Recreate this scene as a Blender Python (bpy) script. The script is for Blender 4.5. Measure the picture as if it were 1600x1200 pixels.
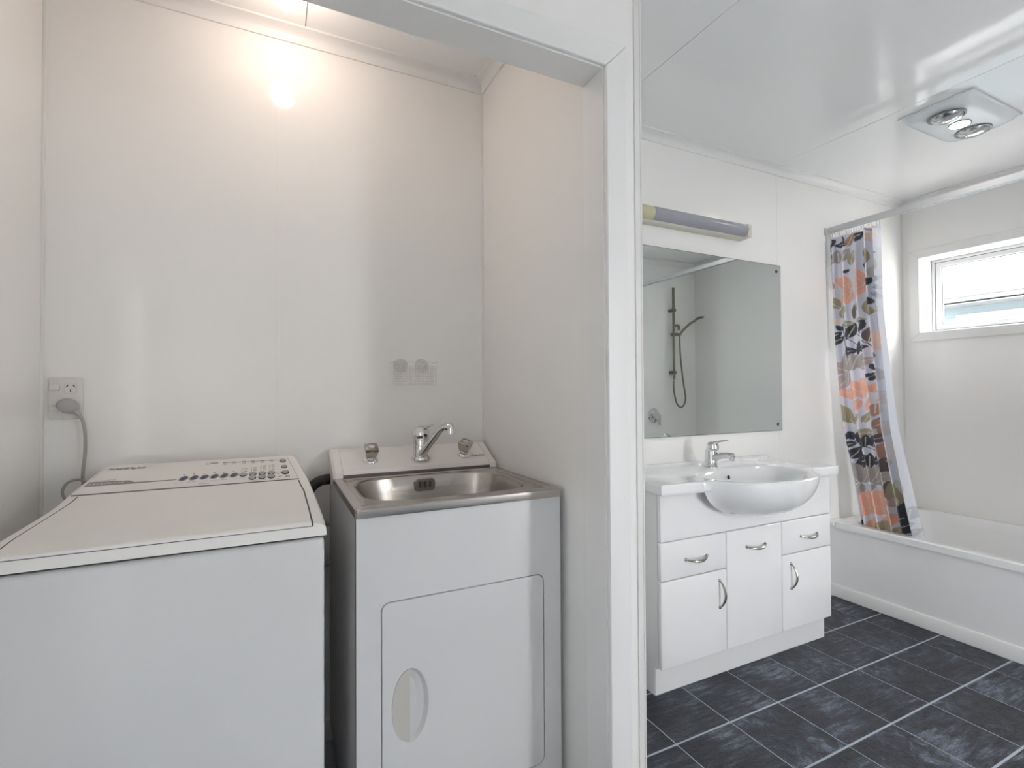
import bpy, bmesh, math, random
from mathutils import Vector, Matrix

random.seed(7)
S = bpy.context.scene
COL = S.collection
for o in list(bpy.data.objects):
    bpy.data.objects.remove(o)

# ------------------------------------------------------------------ camera
YAW, PITCH, ROLL = math.radians(25.786), math.radians(0.7302), math.radians(-0.297)
EYE = Vector((0.0, 0.0, 1.186))
f = Vector((math.sin(YAW) * math.cos(PITCH), math.cos(YAW) * math.cos(PITCH), math.sin(PITCH)))
r = Vector((math.cos(YAW), -math.sin(YAW), 0))
u = r.cross(f)
r2 = r * math.cos(ROLL) + u * math.sin(ROLL)
u2 = -r * math.sin(ROLL) + u * math.cos(ROLL)
cam_data = bpy.data.cameras.new('camera')
cam = bpy.data.objects.new('camera', cam_data)
COL.objects.link(cam)
cam.matrix_world = Matrix(((r2.x, u2.x, -f.x, EYE.x), (r2.y, u2.y, -f.y, EYE.y), (r2.z, u2.z, -f.z, EYE.z), (0, 0, 0, 1)))
cam_data.sensor_width = 36.0
cam_data.lens = 36.0 * 777.09 / 1600.0
cam_data.clip_start = 0.02
S.camera = cam

# ------------------------------------------------------------------ world, light, exposure
W = bpy.data.worlds.new('overcast_sky')
S.world = W
W.use_nodes = True
bg = W.node_tree.nodes['Background']
bg.inputs['Color'].default_value = (0.985, 0.99, 1.0, 1)
bg.inputs['Strength'].default_value = 14.5


def portal(name, loc, rot, sx, sy):
    l = bpy.data.lights.new(name, 'AREA')
    l.shape = 'RECTANGLE'
    l.size, l.size_y = sx, sy
    l.cycles.is_portal = True
    o = bpy.data.objects.new(name, l)
    COL.objects.link(o)
    o.location = loc
    o.rotation_euler = rot
    return o


# sampling guides in the window and the two added daylight openings (they give off no light of their own)
portal('window_portal', (3.93, 1.345, 1.776), (0, math.pi / 2, 0), 0.50, 0.76)
portal('rear_opening_portal', (2.17, -1.58, 1.03), (math.pi / 2, 0, 0), 0.30, 2.06)
portal('side_opening_portal', (-1.03, -1.10, 1.03), (0, -math.pi / 2, 0), 2.06, 0.20)

S.view_settings.view_transform = 'Standard'
S.view_settings.look = 'None'
S.view_settings.gamma = 1.0
S.view_settings.use_curve_mapping = False
S.view_settings.exposure = 0.42
S.cycles.max_bounces = 9
S.cycles.diffuse_bounces = 6
S.cycles.glossy_bounces = 4
S.cycles.transparent_max_bounces = 24
S.cycles.use_light_tree = False
S.cycles.adaptive_threshold = 0.03


# ------------------------------------------------------------------ materials
def srgb(c):
    return tuple(((v / 255) / 12.92 if v / 255 <= 0.04045 else ((v / 255 + 0.055) / 1.055) ** 2.4) for v in c)


def mat(name, rgb, rough=0.4, metal=0.0, var=0.03, scale=6.0, bump=0.0, bscale=60.0, coat=0.0, stretch=(1, 1, 1), ior=1.5, **kw):
    m = bpy.data.materials.new(name)
    m.use_nodes = True
    nt = m.node_tree
    b = nt.nodes['Principled BSDF']
    c = srgb(rgb)
    tc = nt.nodes.new('ShaderNodeTexCoord')
    mp = nt.nodes.new('ShaderNodeMapping')
    mp.inputs['Scale'].default_value = stretch
    nt.links.new(tc.outputs['Object'], mp.inputs['Vector'])
    n = nt.nodes.new('ShaderNodeTexNoise')
    n.inputs['Scale'].default_value = scale
    n.inputs['Detail'].default_value = 1
    nt.links.new(mp.outputs['Vector'], n.inputs['Vector'])
    rp = nt.nodes.new('ShaderNodeValToRGB')
    rp.color_ramp.elements[0].position = 0.3
    rp.color_ramp.elements[1].position = 0.7
    rp.color_ramp.elements[0].color = (*[v * (1 - var) for v in c], 1)
    rp.color_ramp.elements[1].color = (*[min(1, v * (1 + var)) for v in c], 1)
    nt.links.new(n.outputs['Fac'], rp.inputs['Fac'])
    nt.links.new(rp.outputs['Color'], b.inputs['Base Color'])
    b.inputs['Roughness'].default_value = rough
    b.inputs['Metallic'].default_value = metal
    b.inputs['IOR'].default_value = ior
    if coat:
        b.inputs['Coat Weight'].default_value = coat
        b.inputs['Coat Roughness'].default_value = 0.05
    if bump:
        n2 = nt.nodes.new('ShaderNodeTexNoise')
        n2.inputs['Scale'].default_value = bscale
        n2.inputs['Detail'].default_value = 4
        nt.links.new(mp.outputs['Vector'], n2.inputs['Vector'])
        bp = nt.nodes.new('ShaderNodeBump')
        bp.inputs['Strength'].default_value = bump
        bp.inputs['Distance'].default_value = 0.01
        nt.links.new(n2.outputs['Fac'], bp.inputs['Height'])
        nt.links.new(bp.outputs['Normal'], b.inputs['Normal'])
    for k, v in kw.items():
        b.inputs[k.replace('_', ' ')].default_value = v
    return m


def emit(name, rgb, strength):
    m = bpy.data.materials.new(name)
    m.use_nodes = True
    nt = m.node_tree
    nt.nodes.clear()
    e = nt.nodes.new('ShaderNodeEmission')
    e.inputs['Color'].default_value = (*srgb(rgb), 1)
    e.inputs['Strength'].default_value = strength
    out = nt.nodes.new('ShaderNodeOutputMaterial')
    nt.links.new(e.outputs[0], out.inputs['Surface'])
    return m


def clear(name, tint, amount, rough=0.05):
    """thin clear sheet: mostly see-through, with a gloss and a faint milky body"""
    m = bpy.data.materials.new(name)
    m.use_nodes = True
    nt = m.node_tree
    b = nt.nodes['Principled BSDF']
    b.inputs['Base Color'].default_value = (*srgb(tint), 1)
    b.inputs['Roughness'].default_value = rough
    t = nt.nodes.new('ShaderNodeBsdfTransparent')
    mx = nt.nodes.new('ShaderNodeMixShader')
    n = nt.nodes.new('ShaderNodeTexNoise')
    n.inputs['Scale'].default_value = 25
    mr = nt.nodes.new('ShaderNodeMapRange')
    mr.inputs['To Min'].default_value = amount * 0.85
    mr.inputs['To Max'].default_value = amount * 1.15
    nt.links.new(n.outputs['Fac'], mr.inputs['Value'])
    nt.links.new(mr.outputs[0], mx.inputs['Fac'])
    nt.links.new(t.outputs[0], mx.inputs[1])
    nt.links.new(b.outputs[0], mx.inputs[2])
    nt.links.new(mx.outputs[0], nt.nodes['Material Output'].inputs['Surface'])
    return m


M = {
    'wall': mat('gloss_wall_panel', (243, 242, 240), 0.11, var=0.008, scale=2.0),
    'ceil': mat('gloss_ceiling_panel', (243, 243, 243), 0.07, var=0.008, scale=2.0),
    'trim': mat('white_trim_paint', (235, 235, 234), 0.28, var=0.01),
    'joint': mat('white_joint_strip', (228, 227, 225), 0.3, var=0.01),
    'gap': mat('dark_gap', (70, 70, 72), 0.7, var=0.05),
    'lacquer': mat('white_lacquer', (245, 245, 246), 0.16, var=0.008),
    'carcass': mat('white_melamine', (232, 233, 234), 0.35, var=0.01),
    'ceramic': mat('white_ceramic', (240, 241, 242), 0.06, var=0.005, coat=0.5),
    'acrylic': mat('white_bath_acrylic', (244, 245, 245), 0.15, var=0.005),
    'bathpanel': mat('bath_front_panel', (240, 241, 242), 0.2, var=0.01),
    'enamel': mat('white_enamel', (219, 219, 220), 0.25, var=0.012, scale=3),
    'deck': mat('warm_white_plastic', (242, 239, 235), 0.33, var=0.012),
    'panel': mat('control_panel_plastic', (238, 234, 230), 0.3, var=0.01),
    'grip': mat('beige_grip_plate', (198, 195, 189), 0.4, var=0.01),
    'line': mat('thin_seam', (110, 108, 106), 0.6, var=0.02),
    'stripe': mat('grey_stripe_print', (150, 148, 144), 0.5, var=0.02),
    'ink': mat('dark_ink_print', (46, 46, 50), 0.5, var=0.02),
    'softink': mat('grey_ink_print', (125, 123, 121), 0.5, var=0.02),
    'whiteink': mat('pale_print', (225, 224, 220), 0.5, var=0.01),
    'blue': mat('navy_button', (72, 74, 98), 0.35, var=0.04),
    'btn': mat('grey_button', (168, 166, 163), 0.4, var=0.03),
    'steel': mat('brushed_steel', (186, 180, 174), 0.27, 1.0, var=0.05, scale=14, bump=0.04, bscale=70, stretch=(1, 9, 9)),
    'steel_dark': mat('steel_trough', (120, 115, 110), 0.35, 1.0, var=0.05),
    'chrome': mat('chrome', (222, 222, 222), 0.05, 1.0, var=0.02),
    'satin': mat('satin_chrome', (178, 174, 166), 0.2, 1.0, var=0.03),
    'dull': mat('dull_nickel', (128, 124, 112), 0.3, 1.0, var=0.03),
    'alu': mat('pale_aluminium', (214, 215, 216), 0.35, 0.2, var=0.01),
    'rail': mat('grey_aluminium_rail', (196, 197, 199), 0.35, 0.5, var=0.02),
    'outlet': mat('outlet_plastic', (222, 220, 215), 0.3, var=0.01),
    'plug': mat('grey_plug_rubber', (176, 174, 174), 0.45, var=0.02),
    'cord': mat('grey_cord_rubber', (168, 166, 163), 0.45, var=0.02),
    'black': mat('black_rubber', (52, 52, 54), 0.5, var=0.05),
    'hose': mat('grey_hose', (176, 176, 174), 0.45, var=0.03),
    'mirror': mat('silvered_mirror', (226, 231, 230), 0.015, 1.0, var=0.003),
    'mirror_edge': mat('dark_mirror_edge', (70, 74, 74), 0.3, var=0.03),
    'lampbase': mat('yellowed_lamp_plastic', (206, 204, 190), 0.4, var=0.02),
    'lampcap': mat('aged_yellow_cap', (196, 192, 160), 0.4, var=0.03),
    'diffuser': mat('grey_tube_diffuser', (160, 161, 170), 0.18, var=0.02),
    'heater': mat('heater_plastic', (226, 231, 234), 0.25, var=0.01),
    'dishrim': mat('heater_dark_ring', (110, 112, 112), 0.35, 0.6, var=0.03),
    'glass': clear('window_glass', (235, 245, 248), 0.05, 0.02),
    'bulbglass': mat('reflector_glass', (190, 192, 194), 0.12, 0.85, var=0.25, scale=40),
    'clearplastic': clear('clear_basket_plastic', (245, 243, 241), 0.07, 0.15),
    'bar': clear('clear_basket_bar', (236, 233, 230), 0.12, 0.2),
    'cup': clear('suction_cup_plastic', (238, 236, 234), 0.25, 0.1),
    'grout': mat('pale_grout', (178, 187, 198), 0.6, var=0.08, scale=30),
    'concrete': mat('outdoor_concrete', (190, 189, 186), 0.9, var=0.1, scale=3),
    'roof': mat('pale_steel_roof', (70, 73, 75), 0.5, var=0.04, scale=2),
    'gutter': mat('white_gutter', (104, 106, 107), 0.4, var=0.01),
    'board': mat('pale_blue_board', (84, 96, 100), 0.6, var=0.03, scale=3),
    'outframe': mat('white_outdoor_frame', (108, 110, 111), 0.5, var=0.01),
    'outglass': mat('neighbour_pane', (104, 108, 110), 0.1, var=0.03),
    'bulb': emit('lit_bulb_glass', (255, 233, 216), 36.0),
    'heatlamp': emit('lit_centre_lamp', (255, 250, 244), 170.0),
}


def slate():
    m = bpy.data.materials.new('blue_slate_tile')
    m.use_nodes = True
    nt = m.node_tree
    N, Lk = nt.nodes, nt.links
    b = N['Principled BSDF']
    tc = N.new('ShaderNodeTexCoord')
    oi = N.new('ShaderNodeObjectInfo')
    off = N.new('ShaderNodeVectorMath')
    off.operation = 'SCALE'
    off.inputs[0].default_value = (37, 53, 11)
    Lk.new(oi.outputs['Random'], off.inputs['Scale'])
    add = N.new('ShaderNodeVectorMath')
    add.operation = 'ADD'
    Lk.new(tc.outputs['Object'], add.inputs[0])
    Lk.new(off.outputs[0], add.inputs[1])
    st = N.new('ShaderNodeMapping')
    st.inputs['Scale'].default_value = (0.22, 1.3, 1)
    st.inputs['Rotation'].default_value = (0, 0, 0.5)
    Lk.new(add.outputs[0], st.inputs['Vector'])
    # crumbly and streaky relief, mixed per tile
    n1 = N.new('ShaderNodeTexNoise')
    n1.inputs['Scale'].default_value = 26
    n1.inputs['Detail'].default_value = 8
    n1.inputs['Roughness'].default_value = 0.68
    n1.inputs['Distortion'].default_value = 0.6
    Lk.new(add.outputs[0], n1.inputs['Vector'])
    n2 = N.new('ShaderNodeTexNoise')
    n2.inputs['Scale'].default_value = 46
    n2.inputs['Detail'].default_value = 8
    n2.inputs['Roughness'].default_value = 0.65
    Lk.new(st.outputs[0], n2.inputs['Vector'])
    gt = N.new('ShaderNodeMath')
    gt.operation = 'GREATER_THAN'
    gt.inputs[1].default_value = 0.55
    Lk.new(oi.outputs['Random'], gt.inputs[0])
    mix = N.new('ShaderNodeMix')
    mix.data_type = 'FLOAT'
    Lk.new(gt.outputs[0], mix.inputs[0])
    Lk.new(n1.outputs['Fac'], mix.inputs[2])
    Lk.new(n2.outputs['Fac'], mix.inputs[3])
    big = N.new('ShaderNodeTexNoise')
    big.inputs['Scale'].default_value = 5
    big.inputs['Detail'].default_value = 2
    Lk.new(add.outputs[0], big.inputs['Vector'])
    sm = N.new('ShaderNodeMath')
    sm.operation = 'MULTIPLY_ADD'
    sm.inputs[1].default_value = 0.55
    Lk.new(mix.outputs[0], sm.inputs[0])
    hb = N.new('ShaderNodeMath')
    hb.operation = 'MULTIPLY'
    hb.inputs[1].default_value = 0.45
    Lk.new(big.outputs['Fac'], hb.inputs[0])
    Lk.new(hb.outputs[0], sm.inputs[2])
    fz = N.new('ShaderNodeTexNoise')
    fz.inputs['Scale'].default_value = 34
    fz.inputs['Detail'].default_value = 5
    fz.inputs['Distortion'].default_value = 1.6
    Lk.new(add.outputs[0], fz.inputs['Vector'])
    rid = N.new('ShaderNodeMath')
    rid.operation = 'SUBTRACT'
    rid.inputs[1].default_value = 0.5
    Lk.new(fz.outputs['Fac'], rid.inputs[0])
    rab = N.new('ShaderNodeMath')
    rab.operation = 'ABSOLUTE'
    Lk.new(rid.outputs[0], rab.inputs[0])
    rmr = N.new('ShaderNodeMapRange')
    rmr.inputs['From Max'].default_value = 0.06
    rmr.inputs['To Min'].default_value = 0.45
    Lk.new(rab.outputs[0], rmr.inputs['Value'])
    rp = N.new('ShaderNodeValToRGB')
    e = rp.color_ramp.elements
    e[0].position = 0.34
    e[0].color = (*srgb((26, 28, 35)), 1)
    e[1].position = 0.64
    e[1].color = (*srgb((122, 132, 148)), 1)
    k = e.new(0.46)
    k.color = (*srgb((43, 46, 57)), 1)
    k = e.new(0.54)
    k.color = (*srgb((64, 69, 82)), 1)
    Lk.new(sm.outputs[0], rp.inputs['Fac'])
    fm = N.new('ShaderNodeVectorMath')
    fm.operation = 'SCALE'
    Lk.new(rp.outputs['Color'], fm.inputs[0])
    Lk.new(rmr.outputs[0], fm.inputs['Scale'])
    Lk.new(fm.outputs[0], b.inputs['Base Color'])
    b.inputs['Roughness'].default_value = 0.40
    bp = N.new('ShaderNodeBump')
    bp.inputs['Strength'].default_value = 0.8
    bp.inputs['Distance'].default_value = 0.008
    hm = N.new('ShaderNodeMath')
    hm.operation = 'MULTIPLY_ADD'
    hm.inputs[1].default_value = 0.35
    Lk.new(rmr.outputs[0], hm.inputs[0])
    Lk.new(mix.outputs[0], hm.inputs[2])
    Lk.new(hm.outputs[0], bp.inputs['Height'])
    Lk.new(bp.outputs['Normal'], b.inputs['Normal'])
    return m


M['slate'] = slate()


def cloth():
    m = bpy.data.materials.new('printed_curtain_cloth')
    m.use_nodes = True
    nt = m.node_tree
    b = nt.nodes['Principled BSDF']
    a = nt.nodes.new('ShaderNodeVertexColor')
    a.layer_name = 'print'
    nt.links.new(a.outputs['Color'], b.inputs['Base Color'])
    b.inputs['Roughness'].default_value = 0.6
    t = nt.nodes.new('ShaderNodeBsdfTranslucent')
    nt.links.new(a.outputs['Color'], t.inputs['Color'])
    mx = nt.nodes.new('ShaderNodeMixShader')
    mx.inputs['Fac'].default_value = 0.3
    nt.links.new(b.outputs[0], mx.inputs[1])
    nt.links.new(t.outputs[0], mx.inputs[2])
    nt.links.new(mx.outputs[0], nt.nodes['Material Output'].inputs['Surface'])
    return m


M['cloth'] = cloth()


# ------------------------------------------------------------------ mesh helpers
class MB:
    def __init__(self):
        self.bm = bmesh.new()

    def box(self, x0, x1, y0, y1, z0, z1, bev=0.0, seg=2):
        bm = self.bm
        v = [bm.verts.new(p) for p in ((x0, y0, z0), (x1, y0, z0), (x1, y1, z0), (x0, y1, z0), (x0, y0, z1), (x1, y0, z1), (x1, y1, z1), (x0, y1, z1))]
        fs = [bm.faces.new([v[i] for i in q]) for q in ((0, 3, 2, 1), (4, 5, 6, 7), (0, 1, 5, 4), (1, 2, 6, 5), (2, 3, 7, 6), (3, 0, 4, 7))]
        if bev:
            es = set(e for q in fs for e in q.edges)
            bmesh.ops.bevel(bm, geom=list(es), offset=bev, segments=seg, affect='EDGES', profile=0.5)
        return self

    def loops(self, rings, close=True, cap0=True, cap1=True):
        """skin a list of equally long point loops"""
        bm = self.bm
        R = [[bm.verts.new(p) for p in q] for q in rings]
        n = len(R[0])
        for a, b in zip(R, R[1:]):
            for i in range(n if close else n - 1):
                j = (i + 1) % n
                bm.faces.new((a[i], a[j], b[j], b[i]))
        if cap0:
            bm.faces.new(list(reversed(R[0])))
        if cap1:
            bm.faces.new(R[-1])
        return self

    def tube(self, pts, rad, n=12, cap=True):
        pts = [Vector(p) for p in pts]
        if not hasattr(rad, '__len__'):
            rad = [rad] * len(pts)
        rings = []
        prev = None
        for i, p in enumerate(pts):
            d = (pts[min(i + 1, len(pts) - 1)] - pts[max(i - 1, 0)]).normalized()
            if prev is None:
                a = Vector((0, 0, 1)) if abs(d.z) < 0.9 else Vector((1, 0, 0))
                s = d.cross(a).normalized()
            else:
                s = (prev - d * prev.dot(d)).normalized()
            prev = s
            t = d.cross(s)
            rings.append([p + (s * math.cos(2 * math.pi * k / n) + t * math.sin(2 * math.pi * k / n)) * rad[i] for k in range(n)])
        return self.loops(rings, True, cap, cap)

    def lathe(self, prof, c, axis=(0, 0, 1), n=24):
        """prof: (radius, height along axis)"""
        ax = Vector(axis).normalized()
        a = Vector((0, 0, 1)) if abs(ax.z) < 0.9 else Vector((1, 0, 0))
        s = ax.cross(a).normalized()
        t = ax.cross(s)
        c = Vector(c)
        rings = [[c + ax * h + (s * math.cos(2 * math.pi * k / n) + t * math.sin(2 * math.pi * k / n)) * max(rr, 1e-5) for k in range(n)] for rr, h in prof]
        return self.loops(rings)

    def prism(self, poly, axis, a0, a1):
        """extrude a 2D outline along axis 'x','y' or 'z'"""
        def P(p, a):
            return {'x': (a, p[0], p[1]), 'y': (p[0], a, p[1]), 'z': (p[0], p[1], a)}[axis]
        return self.loops([[P(p, a0) for p in poly], [P(p, a1) for p in poly]])

    def ellipsoid(self, c, rx, ry, rz, n=24, m=12):
        prof = [(math.sin(math.pi * i / m), -math.cos(math.pi * i / m)) for i in range(m + 1)]
        rings = [[(c[0] + rx * max(rr, 1e-4) * math.cos(2 * math.pi * k / n), c[1] + ry * max(rr, 1e-4) * math.sin(2 * math.pi * k / n), c[2] + rz * h) for k in range(n)] for rr, h in prof]
        return self.loops(rings)

    def build(self, name, m, parent=None, smooth=True, angle=35, bevel=0.0):
        bm = self.bm
        bmesh.ops.recalc_face_normals(bm, faces=bm.faces)
        me = bpy.data.meshes.new(name)
        bm.to_mesh(me)
        bm.free()
        me.materials.append(M[m])
        if smooth:
            me.shade_smooth()
            me.set_sharp_from_angle(angle=math.radians(angle))
        o = bpy.data.objects.new(name, me)
        COL.objects.link(o)
        if parent is not None:
            adopt(o, parent)
        if bevel:
            bv = o.modifiers.new('soft_edges', 'BEVEL')
            bv.width = bevel
            bv.segments = 2
            bv.limit_method = 'ANGLE'
        return o


def adopt(o, parent):
    o.parent = parent
    wl = Vector((0, 0, 0))
    p = parent
    while p is not None:
        wl = wl + p.location
        p = p.parent
    o.matrix_parent_inverse = Matrix.Translation(-wl) if parent.parent is None else Matrix.Identity(4)


def thing(name, label, cat, loc, group=None):
    o = bpy.data.objects.new(name, None)
    o.empty_display_size = 0.05
    COL.objects.link(o)
    o.location = loc
    return tag(o, label, cat, group)


def tag(o, label, cat, group=None, kind=None):
    o['label'] = label
    o['category'] = cat
    if group:
        o['group'] = group
    if kind:
        o['kind'] = kind
    return o


def struct(o, label, cat):
    return tag(o, label, cat, kind='structure')


def rrect(cx, cy, hx, hy, rad, n=6):
    pts = []
    for sx, sy, a0 in ((1, 1, 0), (-1, 1, 90), (-1, -1, 180), (1, -1, 270)):
        for k in range(n + 1):
            a = math.radians(a0 + 90 * k / n)
            pts.append((cx + sx * (hx - rad) + rad * math.cos(a), cy + sy * (hy - rad) + rad * math.sin(a)))
    return pts


def text(name, body, size, m, parent, origin, ux, uy, shear=0.0, width=None, space=1.0, bold=0.0):
    """flat lettering lying in the plane spanned by ux (reading direction) and uy (up)"""
    cu = bpy.data.curves.new(name, 'FONT')
    cu.body = body
    cu.size = size
    cu.shear = shear
    cu.space_character = space
    cu.offset = bold
    t = bpy.data.objects.new('lettering_source', cu)
    COL.objects.link(t)
    dg = bpy.context.evaluated_depsgraph_get()
    me = bpy.data.meshes.new_from_object(t.evaluated_get(dg))
    bpy.data.objects.remove(t)
    ux, uy = Vector(ux).normalized(), Vector(uy).normalized()
    w = max(v.co.x for v in me.vertices) or 1
    k = (width / w) if width else 1.0
    o_ = Vector(origin)
    for v in me.vertices:
        v.co = o_ + ux * v.co.x * k + uy * v.co.y
    me.materials.clear()
    me.materials.append(M[m])
    me.name = name
    o = bpy.data.objects.new(name, me)
    COL.objects.link(o)
    adopt(o, parent)
    return o


# ------------------------------------------------------------------ the room
D = 1.815          # rear wall of alcove and bathroom
XL, XP0, XP1 = -0.578, 0.753, 0.866
XW, CE = 3.723, 2.40
YF, YJ = 1.019, 1.107
YE = 0.022         # wall at the foot of the bath
YR, XRL, XN = -1.5, -0.95, 2.84

# floor: grout bed with every tile a piece of its own
fl = MB().box(XRL - .1, XW + .1, YR - .1, D + .1, -0.08, -0.0009).build('floor', 'grout', smooth=False)
struct(fl, 'dark blue slate-look tiled floor with pale grout lines', 'floor')
TX, TY = 0.2525, 0.2571
tb = bmesh.new()
hx, hy = TX / 2 - 0.0021, TY / 2 - 0.0038
ring0 = [(-hx, -hy), (hx, -hy), (hx, hy), (-hx, hy)]
v0 = [tb.verts.new((a, b, -0.004)) for a, b in ring0]
v1 = [tb.verts.new((a * .994, b * .994, 0.0)) for a, b in ring0]
vm = [tb.verts.new((a, b, -0.0007)) for a, b in ring0]
for A, B in ((v0, vm), (vm, v1)):
    for i in range(4):
        tb.faces.new((A[i], A[(i + 1) % 4], B[(i + 1) % 4], B[i]))
tb.faces.new(v1)
tile_me = bpy.data.meshes.new('tile')
tb.to_mesh(tile_me)
tb.free()
tile_me.materials.append(M['slate'])
for j in range(-5, 2):
    for i in range(-4, 7):
        cx, cy = 1.473 + TX * (i + .5), 1.2745 + TY * (j + .5)
        if cx > 2.93 or cy > D:
            continue
        t = bpy.data.objects.new('tile', tile_me)
        COL.objects.link(t)
        t.parent = fl
        t.location = (cx, cy, 0)

# ceiling in sheets
ce = MB().box(XRL - .1, XW + .1, YR - .1, D + .1, CE + .004, CE + .10).build('ceiling', 'gap', smooth=False)
struct(ce, 'glossy white sheet ceiling with fine joints', 'ceiling')
cuts = [XRL - .1, 0.10, 1.312, 2.472, XW + .1]
for a, b in zip(cuts, cuts[1:]):
    MB().box(a + .0012, b - .0012, YR - .1, D + .1, CE, CE + .006).build('ceiling_panel', 'ceil', ce, smooth=False)

# back wall in sheets with joint strips
wb = MB().box(XRL - .1, XW + .1, D + .004, D + .10, -.05, CE + .05).build('wall_back', 'joint', smooth=False)
struct(wb, 'glossy white panelled rear wall behind the washer, tub and vanity', 'wall')
for a, b in ((XL - .1, 0.018), (0.018, XP0 + .05), (XP0 + .05, 2.501), (2.501, XW + .05)):
    MB().box(a + .001, b - .001, D, D + .006, -.003, CE + .002).build('wall_panel', 'wall', wb, smooth=False)
for x in (0.018, 2.501):
    m_ = MB()
    m_.box(x - .0055, x + .0055, D - .0010, D + .002, 0, CE, .0005, 1)
    m_.build('joint_strip', 'wall', wb)

o = MB().box(XL - .09, XL, 1.0, D, 0, CE).build('wall_left', 'wall', smooth=False)
struct(o, 'glossy white side wall of the laundry alcove left of the washer', 'wall')
MB().tube([(XL + .001, D - .001, 0), (XL + .001, D - .001, CE)], .007, 8).build('corner_bead', 'joint', o)

# partition between alcove and bathroom
o = MB().box(XP0, XP1, YF, D, 0, CE).build('wall_partition', 'wall', smooth=False)
struct(o, 'white partition wall between laundry alcove and bathroom', 'wall')
MB().tube([(XP0 - .001, D - .001, 0), (XP0 - .001, D - .001, CE)], .006, 8).build('corner_bead', 'joint', o)
m_ = MB()
m_.box(XP1 - .018, XP1 + .003, YF - .004, YF + .001, 0, CE, .001, 1)
m_.box(XP1 - .002, XP1 + .004, YF - .006, YF + .02, 0, CE, .0015, 1)
m_.build('corner_bead', 'joint', o)

# lintel wall above the opening and the wing left of it
o = MB().box(XRL, XP0, YF, YJ, 2.0, CE).box(XRL, XL - .02, YF, YJ, 0, 2.0).build('wall_front', 'wall', smooth=False)
struct(o, 'white wall above the opening of the laundry alcove', 'wall')
# jamb lining and head lining
o = MB().box(XP0 - .003, XP0 + .004, YF - .001, YJ, 0, 2.0, .001, 1).build('trim_1', 'trim')
struct(o, 'white jamb lining on the right of the alcove opening', 'trim')
o = MB().box(XL, XP0 - .003, YF - .001, YJ + .001, 1.997, 2.004, .001, 1).build('trim_2', 'trim')
struct(o, 'white head lining under the alcove lintel', 'trim')
# architraves, mitred
AW = 0.064
o = MB().prism([(XP0, -.0), (XP0 + AW, 0), (XP0 + AW, 2.0 + AW), (XP0, 2.0)], 'y', YF - .013, YF + .001).build('trim_3', 'trim', bevel=.003)
struct(o, 'white upright architrave beside the alcove opening', 'trim')
o = MB().prism([(XL, 2.0), (XP0 - .0006, 2.0), (XP0 + AW - .0006, 2.0 + AW), (XL - AW + .0006, 2.0 + AW)], 'y', YF - .013, YF + .001).build('trim_4', 'trim', bevel=.003)
struct(o, 'white horizontal architrave above the alcove opening', 'trim')
o = MB().prism([(XL, 0), (XL, 2.0), (XL - AW, 2.0 + AW), (XL - AW, 0)], 'y', YF - .013, YF + .001).build('trim_10', 'trim', bevel=.003)
struct(o, 'white upright architrave on the far left of the alcove opening', 'trim')

# right wall with the window opening
WY0, WY1, WZ0, WZ1 = 0.975, 1.715, 1.539, 2.013
m_ = MB()
m_.box(XW, XW + .145, YE - .1, WY0, 0, CE)
m_.box(XW, XW + .145, WY1, D + .1, 0, CE)
m_.box(XW, XW + .145, WY0, WY1, 0, WZ0)
m_.box(XW, XW + .145, WY0, WY1, WZ1, CE)
wr = m_.build('wall_right', 'wall', smooth=False)
struct(wr, 'glossy white wall with the window above the bath', 'wall')
MB().tube([(XW - .001, D - .001, .43), (XW - .001, D - .001, CE)], .006, 8).build('corner_bead', 'joint', wr)

o = MB().box(XN, XW + .1, YE - .09, YE, 0, CE).box(XN, XN + .09, YR, YE - .09, 0, CE).build('wall_end', 'wall', smooth=False)
struct(o, 'white wall at the foot of the bath carrying the shower', 'wall')
# rear wall behind the viewer with a narrow opening added to let in daylight
RX0, RX1 = 2.02, 2.32
m_ = MB()
m_.box(XRL, RX0, YR - .1, YR, 0, CE)
m_.box(RX1, XN + .1, YR - .1, YR, 0, CE)
m_.box(RX0, RX1, YR - .1, YR, 2.06, CE)
o = m_.build('wall_rear', 'wall', smooth=False)
struct(o, 'white wall with an added narrow opening to the daylight', 'wall')
m_ = MB()
m_.box(XRL - .1, XRL, YR - .1, -1.2, 0, CE)
m_.box(XRL - .1, XRL, -1.0, YJ, 0, CE)
m_.box(XRL - .1, XRL, -1.2, -1.0, 2.06, CE)  # unseen slit added to throw daylight towards the bath
o = m_.build('wall_side', 'wall', smooth=False)
struct(o, 'white side wall of the entry with an added narrow daylight opening', 'wall')


# coved cornices
def cove():
    s = .036
    pts = [(0, 0), (0, -s - .006), (.006, -s - .006), (.007, -s)]
    for k in range(7):
        a = math.radians(90 * k / 6)
        pts.append((.007 + (s - .007) * (1 - math.cos(a)), -s + (s - .007) * math.sin(a)))
    pts += [(s + .006, -.006), (s + .006, 0)]
    return pts


def cornice(name, label, p0, p1, inward):
    d = Vector(inward)
    rings = []
    a, b = Vector(p0), Vector(p1)
    for q in (a, b):
        rings.append([(q.x + d.x * h, q.y + d.y * h, CE + .0005 + v) for h, v in cove()])
    o = MB().loops(rings).build(name, 'trim', angle=50)
    return struct(o, label, 'cornice')


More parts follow.
